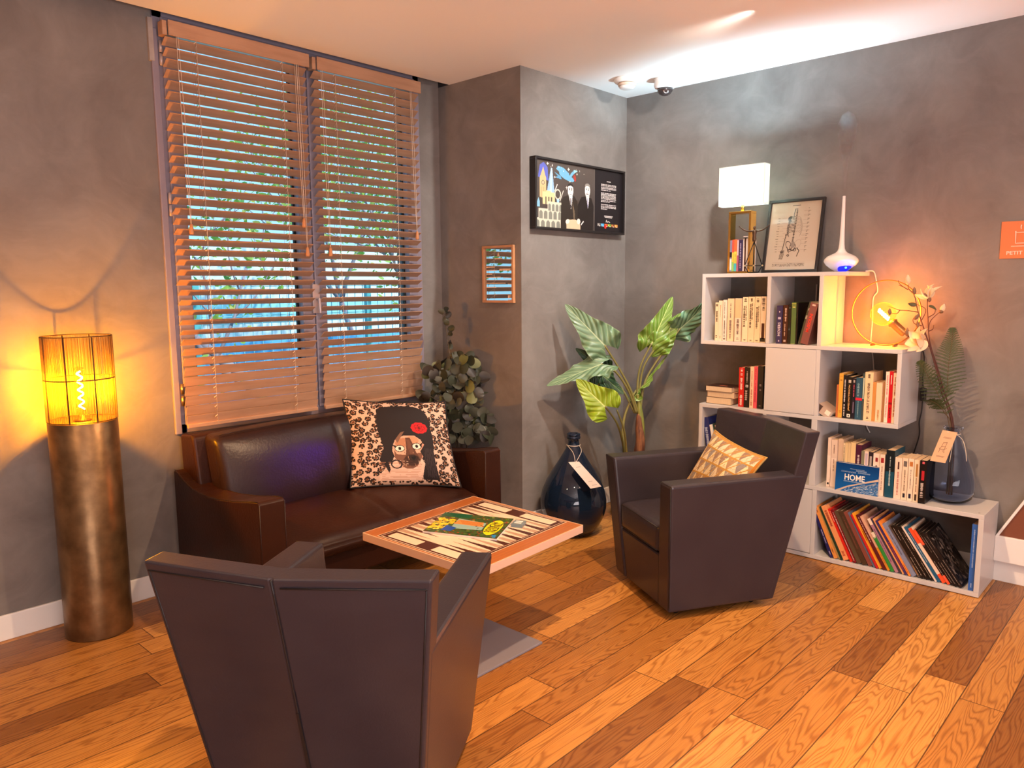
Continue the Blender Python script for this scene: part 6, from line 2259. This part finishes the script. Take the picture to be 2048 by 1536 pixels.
for (hx, hy, ry) in ((.378, .60, .105), (.572, .635, .105)):
    cv.poly([(hx - .020, hy - .08), (hx + .022, hy - .08), (hx + .016, hy - .20), (hx + .006, hy - .29), (hx - .006, hy - .17)], '#d9d4ce')
    cv.poly([(hx - .004, hy - .12), (hx + .008, hy - .12), (hx + .010, hy - .26), (hx + .003, hy - .27)], '#3a3440' if hx < .5 else '#8f8fb4')
    cv.ell(hx, hy, .031, ry, '#e6e0d8')
    cv.ell(hx, hy + ry * .72, .029, ry * .34, '#2a2422' if hx < .5 else '#8a847e')
    cv.ell(hx, hy + ry * .46, .026, ry * .22, '#e6e0d8')
    for s_ in (-1, 1):
        cv.ell(hx + s_ * .012, hy + .012, .0065, .010, '#4a423e')
        cv.line([(hx + s_ * .006, hy + .034), (hx + s_ * .020, hy + .032)], .004, '#5a504a')
    cv.line([(hx, hy + .01), (hx + .003, hy - .025), (hx - .004, hy - .028)], .003, '#a59a90')
    cv.line([(hx - .012, hy - .055), (hx + .012, hy - .055)], .0045, '#6a5a54')
    cv.line([(hx - .018, hy - .075), (hx, hy - .098), (hx + .018, hy - .075)], .003, '#b5aaa0')
cv.poly([(.40, .42), (.425, .28), (.43, .10), (.415, .10)], '#6a5a48')
cv.poly([(.335, .0), (.33, .10), (.36, .145), (.42, .155), (.48, .14), (.49, .06), (.49, 0)], '#d4b494')
cv.ell(.345, .115, .022, .035, '#e0d6cc', .4)
cv.ell(.470, .130, .020, .045, '#ddd2c8')
cv.line([(.50, .085), (.525, .135)], .010, '#e8e2da')
cv.line([(.655, 0), (.655, 1)], .0025, '#6a625e')
cv.rect(.66, 0, 1, 1, '#1d191c')
TXc = '#cfc8c4'
cv.rect(.805, .822, .855, .835, TXc)
y = .775
for par, n_ in enumerate((5, 7, 4)):
    for k in range(n_):
        x, xe = .735, (.925 if k < n_ - 1 else .735 + (.12, .11, .08)[par])
        while x < xe:
            L = rnd.uniform(.008, .022)
            cv.rect(x, y - .007, min(x + L, xe), y + .007, TXc)
            x += L + .0045
        y -= .0235
    y -= .024
for (y, a, b_) in ((.262, .775, .885), (.238, .785, .875)):
    cv.rect(a, y - .006, b_, y + .006, TXc)
cv.line([(.80, .165), (.805, .195), (.812, .165), (.83, .172), (.85, .162)], .006, TXc)
for k, c in enumerate(('#7a7470', '#3a9ad0', '#d8542a', '#6a9a3a', '#8a4a2a', '#e0903a')):
    x = .695 + k * .043
    cv.rect(x, .085, x + .039, .135, c)
    cv.rect(x + .004, .10, x + .018, .128, ['#b0a8a0', '#7ac0e0', '#e8b04a', '#c8d060', '#c88a4a', '#ecc07a'][k])
    cv.rect(x + .022, .088, x + .033, .10, '#f0ece6')
cv.ell(.793, .085, .014, .035, '#d02a1e')
cv.mesh('printed_poster', quad_fn((bx0 + fw, -.0306, bz0 + fw), (bx1 - fw, -.0306, bz0 + fw), (bx1 - fw, -.0306, bz1 - fw), (bx0 + fw, -.0306, bz1 - fw)), print_mat('satin_print', .30), t)

# ---- small mirror sign on the side of the column
t = thing('mirror_sign', 'small wood-framed mirror sign with gold lettering on the column side', 'sign', (-1.061, .176, 1.40))
WF = mat('light_wood_frame', (0.50, 0.25, 0.12), 0.45, var=(.42, .2, .09), vscale=12)
my0, my1, mz0, mz1 = .046, .306, 1.403, 1.744
fw = .014
mb = MB()
mb.box(-1.083, -1.0615, my0, my1, mz0, mz0 + fw).box(-1.083, -1.0615, my0, my1, mz1 - fw, mz1)
mb.box(-1.083, -1.0615, my0, my0 + fw, mz0 + fw, mz1 - fw).box(-1.083, -1.0615, my1 - fw, my1, mz0 + fw, mz1 - fw)
mb.build('frame', WF, t, bevel=.0015)
MB().box(-1.070, -1.0615, my0 + fw, my1 - fw, mz0 + fw, mz1 - fw).build('mirror_glass', mat('tinted_mirror', (.62, .66, .66), .015, 1.0), t)
GLET = mat('gold_lettering', (.80, .52, .34), .5)
lettering(t, 'A', (-1.0706, .178, 1.690), (0, -1, 0), (0, 0, 1), .022, .026, GLET)
for (z, a, b_, hh) in ((1.667, .205, .150, .006), (1.617, .28, .21, .006), (1.598, .28, .19, .006), (1.600, .17, .075, .012), (1.575, .28, .23, .006), (1.556, .28, .16, .005), (1.552, .14, .07, .004), (1.520, .28, .12, .005), (1.515, .10, .07, .004), (1.495, .28, .20, .005), (1.440, .100, .075, .016), (1.420, .10, .07, .005)):
    mb = MB()
    y = a
    while y > b_:
        L = rnd.uniform(.004, .012)
        mb.box(-1.0706, -1.0701, max(y - L * .75, b_), y, z - hh / 2, z + hh / 2)
        y -= L
    mb.build('lettering', GLET, t)

# ---- breakfast sign at the right
t = thing('wall_sign', 'orange breakfast sign with cup symbol on the right wall', 'sign', (0, -2.31, 1.62))
MB().box(-.006, -.0005, -2.412, -2.2095, 1.618, 1.796).build('panel', mat('orange_sign', (0.66, 0.20, 0.075), .45), t, bevel=.001)
SW = mat('sign_white', (.85, .68, .60), .5)
mb = MB()
xs = -.0066
mb.tube([(xs, -2.270, 1.748), (xs, -2.272, 1.690), (xs, -2.352, 1.690), (xs, -2.354, 1.748)], .0026, 5)
mb.tube([(xs, -2.270, 1.741), (xs, -2.354, 1.741)], .0026, 5)
mb.tube([(xs, -2.354, 1.735), (xs, -2.372, 1.730), (xs, -2.372, 1.708), (xs, -2.353, 1.702)], .0022, 5)
mb.tube([(xs, -2.255, 1.676), (xs, -2.370, 1.676)], .0026, 5)
for k in range(3):
    mb.tube([(xs, -2.292 - .02 * k, 1.757), (xs, -2.290 - .02 * k, 1.767), (xs, -2.292 - .02 * k, 1.777)], .0022, 5)
mb.build('cup_symbol', SW, t)
lettering(t, 'PETIT', (xs, -2.271, 1.645), (0, -1, 0), (0, 0, 1), .066, .017, SW)

# ---- ceiling devices
t = thing('smoke_detector', 'round white smoke detector on the ceiling, left of the camera', 'detector', (-.40, -.275, H))
PL = mat('white_plastic', (.80, .78, .76), .4)
MB().lathe([(0, 0), (.078, 0), (.080, -.010), (.074, -.022), (.058, -.026), (.050, -.026), (0, -.026)][::-1], 40, (-.40, -.275, H - .0008)).build('base', PL, t)
MB().lathe([(0, -.060), (.038, -.060), (.046, -.054), (.048, -.046), (.0, -.046)], 36, (-.40, -.275, H)).build('sensor_cap', PL, t)
MB().lathe([(.050, -.028), (.056, -.034), (.052, -.044), (.040, -.046), (.036, -.030)], 36, (-.40, -.275, H)).build('vent_ring', mat('warm_plastic', (.62, .50, .40), .5), t)
t = thing('dome_camera', 'white dome security camera on the ceiling', 'camera', (-.235, -.440, H))
cx_, cy_ = -.235, -.440
MB().lathe([(0, -.058), (.048, -.058), (.062, -.052), (.066, -.040), (.066, -.004), (.070, 0), (0, 0)], 40, (cx_, cy_, H - .0008)).build('housing', PL, t)
MB().lathe([(0, -.102), (.018, -.099), (.034, -.090), (.045, -.075), (.048, -.058), (0, -.058)], 32, (cx_, cy_, H)).build('dome', mat('smoked_dome', (.035, .025, .025), .08, spec=.7), t)
ln = Vector((-.62, -.55, -.42)).normalized()
MB().lathe([(.017, 0), (.017, .006), (.011, .008), (.010, .004), (0, .004)], 20, Vector((cx_, cy_, H - .060)) + ln * .037, mx=ln.to_track_quat('Z', 'Y').to_matrix().to_4x4()).build('lens', mat('lens_ring', (.45, .42, .42), .2, .6), t)
